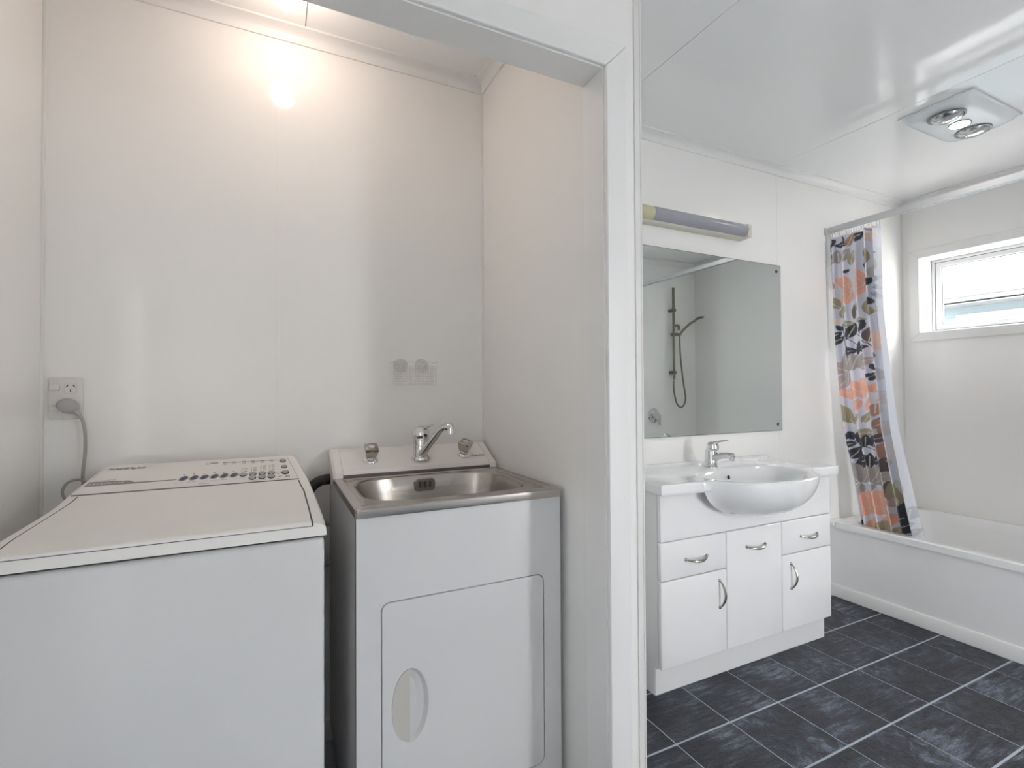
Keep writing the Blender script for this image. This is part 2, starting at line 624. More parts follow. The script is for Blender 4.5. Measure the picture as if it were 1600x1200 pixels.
cornice('trim_5', 'white coved cornice along the alcove rear wall', (XL, D, 0), (XP0, D, 0), (0, -1, 0))
cornice('trim_6', 'white coved cornice on the alcove side of the partition', (XP0, D, 0), (XP0, YJ, 0), (-1, 0, 0))
cornice('trim_7', 'white coved cornice above the mirror wall', (XP1, D, 0), (XW, D, 0), (0, -1, 0))
cornice('trim_8', 'white coved cornice above the window wall', (XW, D, 0), (XW, YE, 0), (-1, 0, 0))
cornice('trim_9', 'white coved cornice above the shower wall', (XN, YE, 0), (XW, YE, 0), (0, 1, 0))
o = MB().box(XL, XP0, D - .012, D, 0, .07, .003).build('baseboard_back', 'trim')
struct(o, 'white skirting at the foot of the alcove rear wall', 'baseboard')

# ------------------------------------------------------------------ window
win = thing('window_1', 'small high awning window in a white surround above the bath', 'window', (XW, 1.345, WZ0))
win['kind'] = 'structure'
A = .054
XT = XW - .014
for nm, poly in (('architrave', [(WY1, WZ0), (WY1 + A, WZ0 - A), (WY1 + A, WZ1 + A), (WY1, WZ1)]),
                 ('architrave', [(WY0, WZ0), (WY0, WZ1), (WY0 - A, WZ1 + A), (WY0 - A, WZ0 - A)]),
                 ('architrave', [(WY0, WZ1), (WY1, WZ1), (WY1 + A, WZ1 + A), (WY0 - A, WZ1 + A)]),
                 ('architrave', [(WY0, WZ0), (WY0 - A, WZ0 - A), (WY1 + A, WZ0 - A), (WY1, WZ0)])):
    MB().prism(poly, 'x', XT, XW + .001).build(nm, 'trim', win, bevel=.002)
m_ = MB()
m_.box(XW, 3.90, WY1 - .002, WY1 + .004, WZ0, WZ1)
m_.box(XW, 3.90, WY0 - .004, WY0 + .002, WZ0, WZ1)
m_.box(XW, 3.90, WY0, WY1, WZ1 - .002, WZ1 + .004)
m_.box(XW, 3.90, WY0, WY1, WZ0 - .004, WZ0 + .002)
m_.build('reveal', 'trim', win, smooth=False)


def frame_yz(name, x0, x1, y0, y1, z0, z1, w, m, parent, bev=.0015):
    for a in ((y0, y0 + w, z0, z1), (y1 - w, y1, z0, z1), (y0 + w, y1 - w, z0, z0 + w), (y0 + w, y1 - w, z1 - w, z1)):
        MB().box(x0, x1, *a, bev, 1).build(name, m, parent)


frame_yz('frame', 3.855, 3.905, WY0 + .003, WY1 - .003, WZ0 + .003, WZ1 - .003, .016, 'alu', win)
frame_yz('gasket', 3.862, 3.866, WY0 + .019, WY1 - .019, WZ0 + .019, WZ1 - .019, .003, 'gap', win, 0)
frame_yz('sash', 3.860, 3.895, WY0 + .022, WY1 - .022, WZ0 + .022, WZ1 - .022, .028, 'alu', win)
frame_yz('glazing_bead', 3.872, 3.876, WY0 + .049, WY1 - .049, WZ0 + .049, WZ1 - .049, .004, 'gap', win, 0)
MB().box(3.880, 3.884, WY0 + .045, WY1 - .045, WZ0 + .045, WZ1 - .045).build('pane', 'glass', win, smooth=False)
lt = MB().box(3.842, 3.862, 1.385, 1.435, WZ0 + .028, WZ0 + .044, .004).build('latch', 'alu', win)
MB().tube([(3.846, 1.425, WZ0 + .040), (3.838, 1.40, WZ0 + .047), (3.838, 1.372, WZ0 + .046)], [.005, .004, .003], 8).build('lever', 'satin', lt)
MB().tube([(3.85, 1.33, WZ0 + .030), (3.85, 1.24, WZ0 + .045)], .003, 8).build('stay', 'alu', win)

# ------------------------------------------------------------------ outdoors
g = MB().box(-14, 30, -16, 20, -.6, -.45).build('ground', 'concrete', smooth=False)
struct(g, 'grey concrete yard outside', 'ground')
hs = thing('neighbour_house', 'pale blue weatherboard house with steel roof seen through the window', 'house', (8, 2.0, -.45))
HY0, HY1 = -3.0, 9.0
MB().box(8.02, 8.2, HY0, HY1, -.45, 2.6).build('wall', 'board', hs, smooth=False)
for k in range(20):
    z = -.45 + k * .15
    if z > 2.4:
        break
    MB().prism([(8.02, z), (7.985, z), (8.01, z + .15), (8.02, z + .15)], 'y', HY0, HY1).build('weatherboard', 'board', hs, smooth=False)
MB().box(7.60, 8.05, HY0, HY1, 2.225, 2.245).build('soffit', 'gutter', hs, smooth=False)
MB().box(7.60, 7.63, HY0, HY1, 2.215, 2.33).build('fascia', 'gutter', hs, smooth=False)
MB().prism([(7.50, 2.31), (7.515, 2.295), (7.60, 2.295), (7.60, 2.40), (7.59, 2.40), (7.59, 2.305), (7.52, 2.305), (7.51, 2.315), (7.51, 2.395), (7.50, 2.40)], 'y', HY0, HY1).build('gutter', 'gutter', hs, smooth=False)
rows = []
ny = 960
for k in range(ny + 1):
    y = HY0 + (HY1 - HY0) * k / ny
    c = .012 * math.cos(2 * math.pi * k / 6)
    rows.append([(7.53, y, 2.40 + c), (12.5, y, 4.75 + c), (12.5, y, 4.70 + c), (7.53, y, 2.385 + c)])
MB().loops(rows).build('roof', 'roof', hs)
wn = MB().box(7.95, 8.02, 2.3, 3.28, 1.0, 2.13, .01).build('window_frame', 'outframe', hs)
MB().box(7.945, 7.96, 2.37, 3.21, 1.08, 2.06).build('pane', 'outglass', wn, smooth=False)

# ------------------------------------------------------------------ washing machine
WX0, WX1, WYF, WYB = -0.444, 0.100, 1.115, 1.765
WC = (WX0 + WX1) / 2
wm = thing('washing_machine', 'white top-loading washing machine with sloped control panel', 'washing machine', (WC, 1.44, 0))
MB().box(WX0, WX1, WYF, WYB, .015, .880, .010, 3).build('cabinet', 'enamel', wm)
for sx in (WX0 + .05, WX1 - .05):
    for sy in (WYF + .06, WYB - .06):
        MB().lathe([(.018, 0), (.022, .004), (.022, .016), (.012, .018)], (sx, sy, 0)).build('foot', 'black', wm)
HW = (WX1 - WX0) / 2
stations = [(1.1155, .886, .270), (1.1160, .902, .270), (1.1175, .9105, .269), (1.131, .914, .269), (1.20, .920, .269), (1.42, .926, .268), (1.47, .931, .266), (1.505, .939, .263),
            (1.55, .9498, .258), (1.60, .9615, .251), (1.65, .973, .244), (1.695, .983, .237), (1.712, .985, .233), (1.728, .982, .231), (1.745, .965, .232), (1.76, .93, .240)]


def deck_z(y):
    for (a, za, _), (b, zb, _) in zip(stations, stations[1:]):
        if a <= y <= b:
            return za + (zb - za) * (y - a) / (b - a)
    return stations[-1][1]


rings = []
for y, z, w in stations:
    zb = min(z - .004, .906)
    half = [(HW, .884), (HW, min(zb, .896)), (HW - .25 * (HW - w), zb), (w + .006, z - min(.012, (z - .884) * .6)), (w, z - .003 if z > .89 else z - .001), (w - .010, z)]
    rings.append([(WC - a, y, b) for a, b in half] + [(WC + a, y, b) for a, b in reversed(half)])
MB().loops(rings).build('top_deck', 'deck', wm, angle=28)


def lid_slab(inset, lift, y0, y1, drop, thick):
    rows = []
    ys = [y0, y0 + .003, y0 + .010] + [y0 + .010 + (y1 - y0 - .010) * k / 14 for k in range(1, 15)]
    for i, y in enumerate(ys):
        z = deck_z(max(y, 1.131)) + lift
        z -= (drop, drop * .25, 0)[i] if i < 3 else 0
        xa, xb = WX0 + inset - .001 + max(0, y - 1.42) * .10, WX1 - inset - max(0, y - 1.42) * .10
        rows.append([(xa, y, z - thick), (xa, y, z - .0015), (xa + .0015, y, z), (xb - .0015, y, z), (xb, y, z - .0015), (xb, y, z - thick)])
    return MB().loops(rows)


lid_slab(.0216, .0010, 1.1165, 1.5055, .004, .008).build('lid_gap_shade', 'gap', wm)  # dark slab, slightly wider than the lid, paints the shadow line round it
lid = lid_slab(.0250, .0018, 1.1135, 1.5050, .004, .0048).build('lid', 'deck', wm, angle=40)

# sloped control panel
SL = .235


def on_panel(x, y, lift=.0):
    return (x, y, .938 + SL * (y - 1.5) + .0015 + lift)


def panel_poly(pts, lift, m, name, parent, thick=.0012):
    a = [on_panel(x, y, lift) for x, y in pts]
    b = [(p[0], p[1], p[2] - thick) for p in a]
    return MB().loops([b, a]).build(name, m, parent, angle=30)


P_OUT = [(-.427, 1.513), (.0685, 1.513), (.0425, 1.690), (.038, 1.694), (-.392, 1.694), (-.398, 1.690)]
cxp = -.178
P_IN = [(cxp + (x - cxp) * .9955, 1.6035 + (y - 1.6035) * .988) for x, y in P_OUT]
panel_poly(P_OUT, .0006, 'line', 'panel_seam', wm, .004)
pn = panel_poly(P_IN, .0012, 'panel', 'control_panel', wm, .004)


def oval(x, y, rx, ry, lift, m, name, rot=0.0, thick=.0025, n=20):
    pts = []
    for k in range(n):
        a = 2 * math.pi * k / n
        dx, dy = rx * math.cos(a), ry * math.sin(a)
        pts.append((x + dx * math.cos(rot) - dy * math.sin(rot), y + dx * math.sin(rot) + dy * math.cos(rot)))
    top = [(x + (px - x) * .86, y + (py - y) * .86) for px, py in pts]
    rings = [[on_panel(a, b, .0010) for a, b in pts], [on_panel(a, b, lift + thick * .6) for a, b in pts], [on_panel(a, b, lift + thick) for a, b in top]]
    return MB().loops(rings).build(name, m, pn)


# printed stripe
panel_poly([(-.4155, 1.558), (-.319, 1.558), (-.225, 1.5615), (-.225, 1.566), (-.316, 1.567), (-.328, 1.580), (-.411, 1.586)], .0016, 'stripe', 'stripe', pn, .0004)
UX, UY = (1, 0, 0), (0, 1, SL)
text('lettering', 'Fisher&Paykel', .0195, 'ink', pn, on_panel(-.394, 1.660, .0017), UX, UY, .35, .084, bold=.0003)
text('lettering', 'smart drive', .009, 'softink', pn, on_panel(-.403, 1.588, .0017), UX, UY, .3, .044)
text('lettering', 'excellence', .017, 'whiteink', pn, on_panel(-.410, 1.5655, .0021), UX, UY, .3, .072, 1.35, bold=.0003)
for i, x in enumerate((-.210, -.1865, -.163, -.1395, -.1165, -.093)):
    oval(x, 1.567, .0105, .0165, .0008, 'btn', 'button_surround', -.35, .0012)
    oval(x, 1.567, .0072, .0135, .0016, 'blue', 'button', -.35)
    panel_poly([(x - .0045, 1.5925), (x - .0010, 1.5925), (x - .0010, 1.596), (x - .0045, 1.596)], .0016, 'ink', 'indicator', pn, .0004)
for i, (x, s) in enumerate(zip((-.2165, -.190, -.163, -.139, -.1155, -.094), ('quick wash', 'delicate', 'wool', 'heavy duty', 'regular', 'favourite'))):
    text('lettering', s, .0065, 'softink', pn, on_panel(x - .009, 1.538 + (.001 if i else 0), .0017), UX, UY, 0, .018)
text('lettering', 'wash cycle', .008, 'ink', pn, on_panel(-.172, 1.522, .0017), UX, UY, .2, .026)
oval(-.071, 1.566, .0095, .0135, .0006, 'ink', 'button_surround')
oval(-.071, 1.566, .0080, .0115, .0016, 'btn', 'button')
for x in (-.0475, -.024, -.001):
    for y in (1.566, 1.540):
        oval(x, y, .0095, .0150, .0004 if y < 1.55 else .0006, 'ink', 'button_surround')
        oval(x, y, .0080, .0128, .0016, 'btn', 'button')
for x, n_ in ((-.075, 3), (-.0515, 3), (-.028, 4), (-.005, 4)):
    for k in range(n_):
        y = 1.588 + k * .0115
        panel_poly([(x - .0012, y), (x + .0012, y), (x + .0012, y + .003), (x - .0012, y + .003)], .0016, 'ink', 'indicator', pn, .0004)
        panel_poly([(x + .0045, y + .0005), (x + .0125, y + .0005), (x + .0125, y + .0028), (x + .0045, y + .0028)], .0016, 'softink', 'caption', pn, .0004)
for x, s, w in ((-.079, 'start', .015), (-.062, 'water level', .026), (-.036, 'wash temp', .024), (-.008, 'spin speed', .026)):
    text('lettering', s, .0065, 'softink', pn, on_panel(x, 1.519 if s != 'start' else 1.541, .0017), UX, UY, 0, w)
oval(.017, 1.563, .0065, .008, .0008, 'softink', 'button_surround', 0, .001)
oval(.017, 1.563, .0055, .0065, .0012, 'panel', 'button', 0, .001)
for (x, y, m_n, k) in ((.035, 1.562, 'ink', 1.0), (.033, 1.606, 'softink', .85), (.030, 1.656, 'softink', .95)):
    oval(x, y, .0100 * k, .0145 * k, .0006, m_n, 'button_surround')
    oval(x, y, .0070 * k, .0105 * k, .0016, 'btn', 'button')
for x, y, w in ((.016, 1.535, .010), (.034, 1.537, .012), (.034, 1.530, .012), (.024, 1.640, .014)):
    panel_poly([(x, y), (x + w, y), (x + w, y + .003), (x, y + .003)], .0016, 'softink', 'caption', pn, .0004)
# printed dial and progress line along the top
oval(-.164, 1.669, .0055, .0095, .0004, 'softink', 'progress_mark', 0, .001)
oval(-.164, 1.669, .0040, .0070, .0010, 'panel', 'progress_mark', 0, .001)
panel_poly([(-.157, 1.666), (-.139, 1.666), (-.139, 1.672), (-.157, 1.672)], .0016, 'softink', 'caption', pn, .0004)
panel_poly([(-.124, 1.6655), (.018, 1.6625), (.018, 1.665), (-.124, 1.6680)], .0016, 'stripe', 'progress_line', pn, .0004)
for k in range(6):
    x = -.123 + k * .0245
    y = 1.6665 - .003 * k / 6
    panel_poly([(x - .005, y - .003), (x + .005, y - .003), (x + .005, y + .0035), (x - .005, y + .0035)], .0019, 'softink', 'progress_mark', pn, .0004)
    panel_poly([(x - .004, y - .013), (x + .006, y - .013), (x + .006, y - .011), (x - .004, y - .011)], .0016, 'softink', 'caption', pn, .0004)

# power cord with plug: from the outlet down behind the machine
plg = MB()
rings = []
for k, (dy, s) in enumerate(((0, .82), (.004, .97), (.012, 1.0), (.022, .95), (.029, .72), (.031, .3))):
    rings.append([(-.5125 + .0225 * s * math.cos(a) + .002 * math.cos(a) ** 3, D - .0105 - dy, 1.148 + .0215 * s * math.sin(a) - .003 * math.cos(a)) for a in [2 * math.pi * q / 24 for q in range(24)]])
plug = plg.loops(rings).build('plug', 'plug', wm, angle=50)
MB().tube([(-.502, D - .026, 1.139), (-.492, D - .026, 1.131), (-.485, D - .026, 1.122)], [.0095, .0075, .0052], 10).build('strain_relief', 'plug', plug)


def spline(pts, n=8):
    out = []
    P = [Vector(p) for p in pts]
    for i in range(len(P) - 1):
        p0, p1, p2, p3 = P[max(i - 1, 0)], P[i], P[i + 1], P[min(i + 2, len(P) - 1)]
        for k in range(n):
            t = k / n
            out.append(.5 * ((2 * p1) + (-p0 + p2) * t + (2 * p0 - 5 * p1 + 4 * p2 - p3) * t * t + (-p0 + 3 * p1 - 3 * p2 + p3) * t ** 3))
    out.append(P[-1])
    return out


MB().tube(spline([(-.487, D - .026, 1.125), (-.479, D - .026, 1.105), (-.474, D - .026, 1.07), (-.474, D - .025, 1.02), (-.478, D - .024, .97), (-.478, D - .024, .93), (-.466, D - .028, .86), (-.42, D - .03, .78)]), .0042, 10).build('power_cord', 'cord', wm)
MB().tube(spline([(-.462, 1.765, .935), (-.482, 1.765, .945), (-.505, 1.765, .938), (-.515, 1.762, .915), (-.505, 1.76, .89), (-.475, 1.76, .86), (-.44, 1.77, .80)]), .0036, 10).build('cord_loop', 'cord', wm)
# drain and inlet hoses bridging to the tub
hp_ = spline([(.085, 1.775, .70), (.092, 1.772, .80), (.108, 1.768, .855), (.135, 1.765, .885), (.165, 1.765, .893), (.1765, 1.765, .892)], 10)
MB().tube(hp_, [.0165 + (.0012 if i % 2 else 0) for i in range(len(hp_))], 14).build('drain_hose', 'black', wm)
MB().tube(spline([(.06, 1.772, .735), (.10, 1.772, .742), (.15, 1.772, .745), (.177, 1.772, .745)]), .0105, 12).build('inlet_hose', 'hose', wm)
MB().tube(spline([(.06, 1.772, .60), (.10, 1.772, .605), (.15, 1.772, .612), (.177, 1.772, .612)]), .0105, 12).build('inlet_hose', 'hose', wm)

# ------------------------------------------------------------------ power outlet
po = thing('power_outlet', 'white double wall outlet with a grey plug in its lower socket', 'outlet', (-.5215, D, 1.17))
MB().box(-.560, -.483, D - .010, D, 1.112, 1.228, .003, 2).build('cover_plate', 'outlet', po)
for z in (1.200, 1.143):
    MB().prism([(D - .010, z - .008), (D - .0175, z - .0075), (D - .013, z + .0085), (D - .010, z + .009)], 'x', -.556, -.5345).build('switch', 'outlet', po, bevel=.001)
    sk = MB().box(-.5250, -.4960, D - .0118, D - .009, z - .016, z + .014, .001, 1).build('socket', 'outlet', po)
    for dx, dz, rt in ((-.0075, .0055, .6), (.0075, .0055, -.6), (0, -.0075, 0)):
        cx_, cz_ = -.5105 + dx, z - .001 + dz
        c_, s_ = math.cos(rt), math.sin(rt)
        pts = [(cx_ + a * c_ - b * s_ * -1, cz_ + b * c_ - a * s_) for a, b in ((-.0012, -.004), (.0012, -.004), (.0012, .004), (-.0012, .004))]
        MB().prism(pts, 'y', D - .0123, D - .0112).build('slot', 'ink', sk, smooth=False)

# ------------------------------------------------------------------ laundry tub
TX0, TX1, TYF, TZ = .176, .741, 1.212, .909
TC = (TX0 + TX1) / 2
lt_ = thing('laundry_tub', 'white laundry tub cabinet with stainless steel sink', 'laundry tub', (TC, 1.5, 0))
# hollow cabinet: sides, back, floor, front frame round the door
DX0, DX1, DZ0, DZ1 = .236, .684, .152, .676
MB().box(TX0 + .003, TX0 + .012, TYF + .012, 1.80, .06, .886).build('side_panel', 'enamel', lt_, smooth=False)
MB().box(TX1 - .012, TX1 - .003, TYF + .012, 1.80, .06, .886).build('side_panel', 'enamel', lt_, smooth=False)
fx0, fx1 = TX0 + .003, TX1 - .003
outer = [(fx1, .886), (fx0, .886), (fx0, .06), (fx1, .06)]
hole = rrect((DX0 + DX1) / 2, (DZ0 + DZ1) / 2, (DX1 - DX0) / 2, (DZ1 - DZ0) / 2, .022, 6)


def rect_match(loop, x0, x1, z0, z1):
    """points on a rectangle that pair with a rounded loop"""
    cx, cz = (x0 + x1) / 2, (z0 + z1) / 2
    n = len(loop) // 4
    out = []
    cor = [(x1, z1), (x0, z1), (x0, z0), (x1, z0)]
    for q in range(4):
        for k in range(n):
            out.append(cor[q])
    return out


def front_with_hole(x0, x1, z0, z1, hole, yf, yb):
    bm = bmesh.new()
    n = len(hole)
    q = n // 4
    hv = [bm.verts.new((p[0], yf, p[1])) for p in hole]
    hb = [bm.verts.new((p[0], yb, p[1])) for p in hole]
    cf = [bm.verts.new((p[0], yf, p[1])) for p in ((x1, z1), (x0, z1), (x0, z0), (x1, z0))]
    cb = [bm.verts.new((p[0], yb, p[1])) for p in ((x1, z1), (x0, z1), (x0, z0), (x1, z0))]
    for c in range(4):
        for k in range(q - 1):
            i = c * q + k
            bm.faces.new((cf[c], hv[i], hv[i + 1]))
        i = c * q + q - 1
        bm.faces.new((cf[c], hv[i], hv[(i + 1) % n], cf[(c + 1) % 4]))
        bm.faces.new((cf[c], cf[(c + 1) % 4], cb[(c + 1) % 4], cb[c]))
    for i in range(n):
        bm.faces.new((hv[i], hb[i], hb[(i + 1) % n], hv[(i + 1) % n]))
    mb = MB()
    mb.bm.free()
    mb.bm = bm
    return mb


front_with_hole(fx0, fx1, .06, .886, hole, TYF + .006, TYF + .024).build('front_frame', 'enamel', lt_, angle=30)
MB().box(fx0 + .03, fx1 - .03, TYF + .05, 1.78, 0, .06).build('plinth', 'gap', lt_, smooth=False)
MB().box(fx0 + .012, fx1 - .012, TYF + .0255, TYF + .028, .10, .72).build('door_backing', 'gap', lt_, smooth=False)  # dark sheet backing the gap round the door
# door with its oval recessed pull
g_ = .0022
OCX, OCZ, ORX, ORZ = .3065, .415, .046, .091
NO = 28
bm_ = bmesh.new()
dl = rrect((DX0 + DX1) / 2, (DZ0 + DZ1) / 2, (DX1 - DX0) / 2 - g_, (DZ1 - DZ0) / 2 - g_, .020, 6)   # 28 points
# extra points along the straight edges keep the recess smooth
dl2 = []
for i, p in enumerate(dl):
    q = dl[(i + 1) % len(dl)]
    dl2.append(p)
    n_seg = int(math.hypot(q[0] - p[0], q[1] - p[1]) / .03)
    for k in range(1, n_seg):
        dl2.append((p[0] + (q[0] - p[0]) * k / n_seg, p[1] + (q[1] - p[1]) * k / n_seg))
dl = dl2
oval_loop = []
for p in dl:
    a = math.atan2(p[1] - OCZ, p[0] - OCX)
    rr = 1 / math.sqrt((math.cos(a) / ORX) ** 2 + (math.sin(a) / ORZ) ** 2)
    oval_loop.append((OCX + rr * math.cos(a), OCZ + rr * math.sin(a)))
yd = TYF + .0045


def dv(p, y):
    return bm_.verts.new((p[0], y, p[1]))


la = [dv(p, TYF + .022) for p in dl]
lb = [dv(p, yd + .002) for p in dl]
dcx, dcz = (DX0 + DX1) / 2, (DZ0 + DZ1) / 2
lc = [dv((dcx + (p[0] - dcx) * .993, dcz + (p[1] - dcz) * .994), yd) for p in dl]
ov = [dv(p, yd) for p in oval_loop]
ov2 = [dv((OCX + (p[0] - OCX) * .97, OCZ + (p[1] - OCZ) * .985), yd + .0015) for p in oval_loop]
rec = [dv((OCX + (p[0] - OCX) * .80, OCZ + (p[1] - OCZ) * .9), yd + .010) for p in oval_loop]
rec2 = [dv((OCX + (p[0] - OCX) * .45, OCZ + (p[1] - OCZ) * .7), yd + .0155) for p in oval_loop]
nn = len(dl)
for A_, B_ in ((la, lb), (lb, lc), (lc, ov), (ov, ov2), (ov2, rec), (rec, rec2)):
    for i in range(nn):
        bm_.faces.new((A_[i], A_[(i + 1) % nn], B_[(i + 1) % nn], B_[i]))
bm_.faces.new(rec2)
mb = MB()
mb.bm.free()
mb.bm = bm_
door = mb.build('door', 'enamel', lt_, angle=14)
half = [(OCX - .0005, OCZ + ORZ * .975)] + [(OCX + ORX * .965 * math.cos(a), OCZ + ORZ * .975 * math.sin(a)) for a in [math.radians(92 + 176 * k / 18) for k in range(19)]] + [(OCX - .0005, OCZ - ORZ * .975)]
pg = MB().prism(half, 'y', yd + .0006, yd + .0035).build('grip_plate', 'grip', door)
pg['label'] = 'half-oval grip plate covering the finger recess'

# pressed steel top with bowl
BZ = .909


def sup(cx, cy, hx, hy, e, n):
    pts = []
    for k in range(n):
        a = 2 * math.pi * (k + .5) / n
        c, s = math.cos(a), math.sin(a)
        pts.append((cx + hx * math.copysign(abs(c) ** (2 / e), c), cy + hy * math.copysign(abs(s) ** (2 / e), s)))
    return pts


NB = 64
SY1 = 1.672
rc = (TC, (TYF + SY1) / 2)
rh = ((TX1 - TX0) / 2, (SY1 - TYF) / 2)
bc = (TC + .002, 1.4615)
rings = []
for (hx, hy, e, z, ctr) in ((rh[0] - .001, rh[1] - .001, 60, BZ - .024, rc), (rh[0], rh[1], 60, BZ - .022, rc), (rh[0], rh[1], 60, BZ - .003, rc), (rh[0] - .003, rh[1] - .003, 50, BZ, rc), (rh[0] - .024, rh[1] - .024, 40, BZ, rc),
                            (rh[0] - .028, rh[1] - .027, 36, BZ - .004, rc), (.250, .190, 5.0, BZ - .004, bc), (.243, .184, 4.2, BZ - .005, bc), (.237, .178, 4.0, BZ - .010, bc), (.228, .170, 3.8, BZ - .05, bc), (.215, .158, 3.6, BZ - .17, bc), (.19, .135, 3.2, BZ - .215, bc), (.12, .085, 2.6, BZ - .228, bc), (.035, .035, 2, BZ - .232, bc)):
    rings.append([(x, y, z) for x, y in sup(ctr[0], ctr[1], hx, hy, e, NB)])
tp = MB().loops(rings, True, False, True).build('steel_top', 'steel', lt_, angle=40)
# overflow plate on the far side of the bowl
ovf = MB().prism(rrect(.4615, .873, .0345, .021, .012, 5), 'y', 1.6255, 1.6315).build('overflow_plate', 'steel', tp, bevel=.0015)
for x in (.444, .461, .478):
    MB().prism(rrect(x, .874, .0042, .0105, .004, 4), 'y', 1.6245, 1.6262).build('overflow_slot', 'ink', ovf, smooth=False)
# console behind the bowl
con = [(1.667, .918), (1.672, .930), (1.690, .938), (1.785, .984), (1.797, .987), (1.805, .983), (1.805, .70), (1.79, .70), (1.79, .885), (1.667, .905)]
MB().prism(con, 'x', TX0 + .030, TX1 - .028).build('console', 'deck', lt_, angle=40)
for x0, x1 in ((TX0 - .001, TX0 + .0285), (TX1 - .0265, TX1 + .001)):
    cap_ = []
    for t, sc in ((0, 0), (.25, 1), (1, 1.0)):
        xx = x0 + (x1 - x0) * t if x0 < TC else x1 - (x1 - x0) * t
        tl = (0 if sc else .006)
        cap_.append([(xx, y + (.0 if y > 1.75 else tl), z - (tl if z > .92 else 0)) for y, z in ((1.662, .907), (1.664, .925), (1.674, .934), (1.692, .9415), (1.786, .9875), (1.797, .990), (1.806, .986), (1.806, .88), (1.70, .88))])
    MB().loops(cap_).build('console_end_cap', 'deck', lt_, angle=40)
MB().box(TX0 + .03, TX1 - .028, 1.664, 1.672, .902, .917).build('console_trough', 'steel_dark', lt_, smooth=False)
CS = (.984 - .938) / (1.785 - 1.690)


def con_z(y):
    return .938 + CS * (y - 1.690)


CN = Vector((0, -CS, 1)).normalized()
CU = Vector((0, 1, CS)).normalized()
text('lettering', 'Aquatica', .021, 'ink', lt_, (.660, 1.7050, con_z(1.7050) + .0006), (1, 0, 0), CU, .35, .050)


# tub valves: square concave chrome handles tilted with the console
def valve(x, y, turn):
    b0 = Vector((x, y, con_z(y)))
    K = 1.22
    root = MB().lathe([(a * K, h * K) for a, h in ((.0215, 0), (.0215, .002), (.0195, .005), (.014, .008), (.0125, .008), (.0125, .016), (.013, .018), (.005, .018))], b0, CN).build('valve', 'chrome', lt_, angle=40)
    s = Vector((1, 0, 0))
    t = CN.cross(s).normalized()
    c, q = math.cos(turn), math.sin(turn)
    e1, e2 = s * c + t * q, t * c - s * q
    rings = []
    for h, w, pinch in ((.016, .0125, .0), (.022, .0145, .05), (.032, .0165, .10), (.042, .0180, .06), (.046, .0175, .02), (.0475, .0155, 0)):
        ring = []
        for k in range(24):
            a = 2 * math.pi * k / 24
            cc, ss = math.cos(a), math.sin(a)
            m__ = max(abs(cc), abs(ss))
            rr = K * w / m__ ** .85 * (1 - pinch * (1 - abs(math.sin(2 * a))))
            ring.append(b0 + CN * h * K * .92 + e1 * rr * cc + e2 * rr * ss)
        rings.append(ring)
    MB().loops(rings).build('valve_handle', 'satin', root, angle=40)
    MB().lathe([(.0100, 0), (.0100, .0015), (.0075, .0022), (.001, .0022)], b0 + CN * (.0472 * K * .92), CN, 20).build('valve_button', 'outlet', root)


valve(.300, 1.722, 0.0)
valve(.634, 1.722, .75)

# laundry mixer tap
tb_ = Vector((.4715, 1.716, con_z(1.716)))
lm = thing('laundry_mixer_tap', 'chrome mixer tap with raised swivel spout on the laundry tub', 'tap', tb_)
MB().lathe([(.0325, -.006), (.0325, .003), (.0305, .006), (.0270, .007), (.0262, .012), (.0262, .042), (.0270, .043), (.0270, .045), (.0262, .046), (.0262, .064), (.0285, .066), (.0285, .069), (.022, .070)], tb_, (0, 0, 1), 32).build('body', 'chrome', lm)
hd = MB().lathe([(.0275, .069), (.0295, .072), (.0300, .086), (.0280, .098), (.0225, .107), (.011, .111), (.001, .112)], tb_, (0, 0, 1), 32).build('handle_dome', 'chrome', lm)
lv = []
for k, (dx, dy, dz, w, h) in enumerate(((-.004, .004, .100, .017, .013), (.010, -.012, .103, .015, .010), (.020, -.022, .108, .012, .007), (.029, -.030, .114, .009, .0045), (.035, -.036, .1165, .005, .003))):
    side = Vector((.64, .77, 0))
    c_ = tb_ + Vector((dx, dy, dz))
    lv.append([c_ + side * w * math.cos(a) + Vector((0, 0, 1)) * h * math.sin(a) for a in [2 * math.pi * q / 14 for q in range(14)]])
MB().loops(lv).build('lever', 'chrome', lm)
MB().box(tb_.x + .004, tb_.x + .014, tb_.y - .0315, tb_.y - .0265, tb_.z + .076, tb_.z + .086, .001).build('indicator', 'ink', hd)
sp_ = spline([tb_ + Vector(p) for p in ((-.002, -.018, .014), (.012, -.040, .040), (.028, -.068, .074), (.040, -.088, .098), (.050, -.102, .110), (.062, -.114, .113), (.072, -.122, .109))], 6)
n_ = len(sp_)
MB().tube(sp_, [.0150 - .003 * math.sin(math.pi * i / (n_ - 1)) + (.001 if i > n_ * .75 else 0) for i in range(n_)], 18).build('spout', 'chrome', lm)
MB().lathe([(.0135, .010), (.0150, .004), (.0150, -.012), (.0140, -.0125), (.0140, -.017), (.010, -.018)], sp_[-1] + Vector((-.002, .002, -.002)), (0, 0, 1), 20).build('aerator', 'chrome', lm)

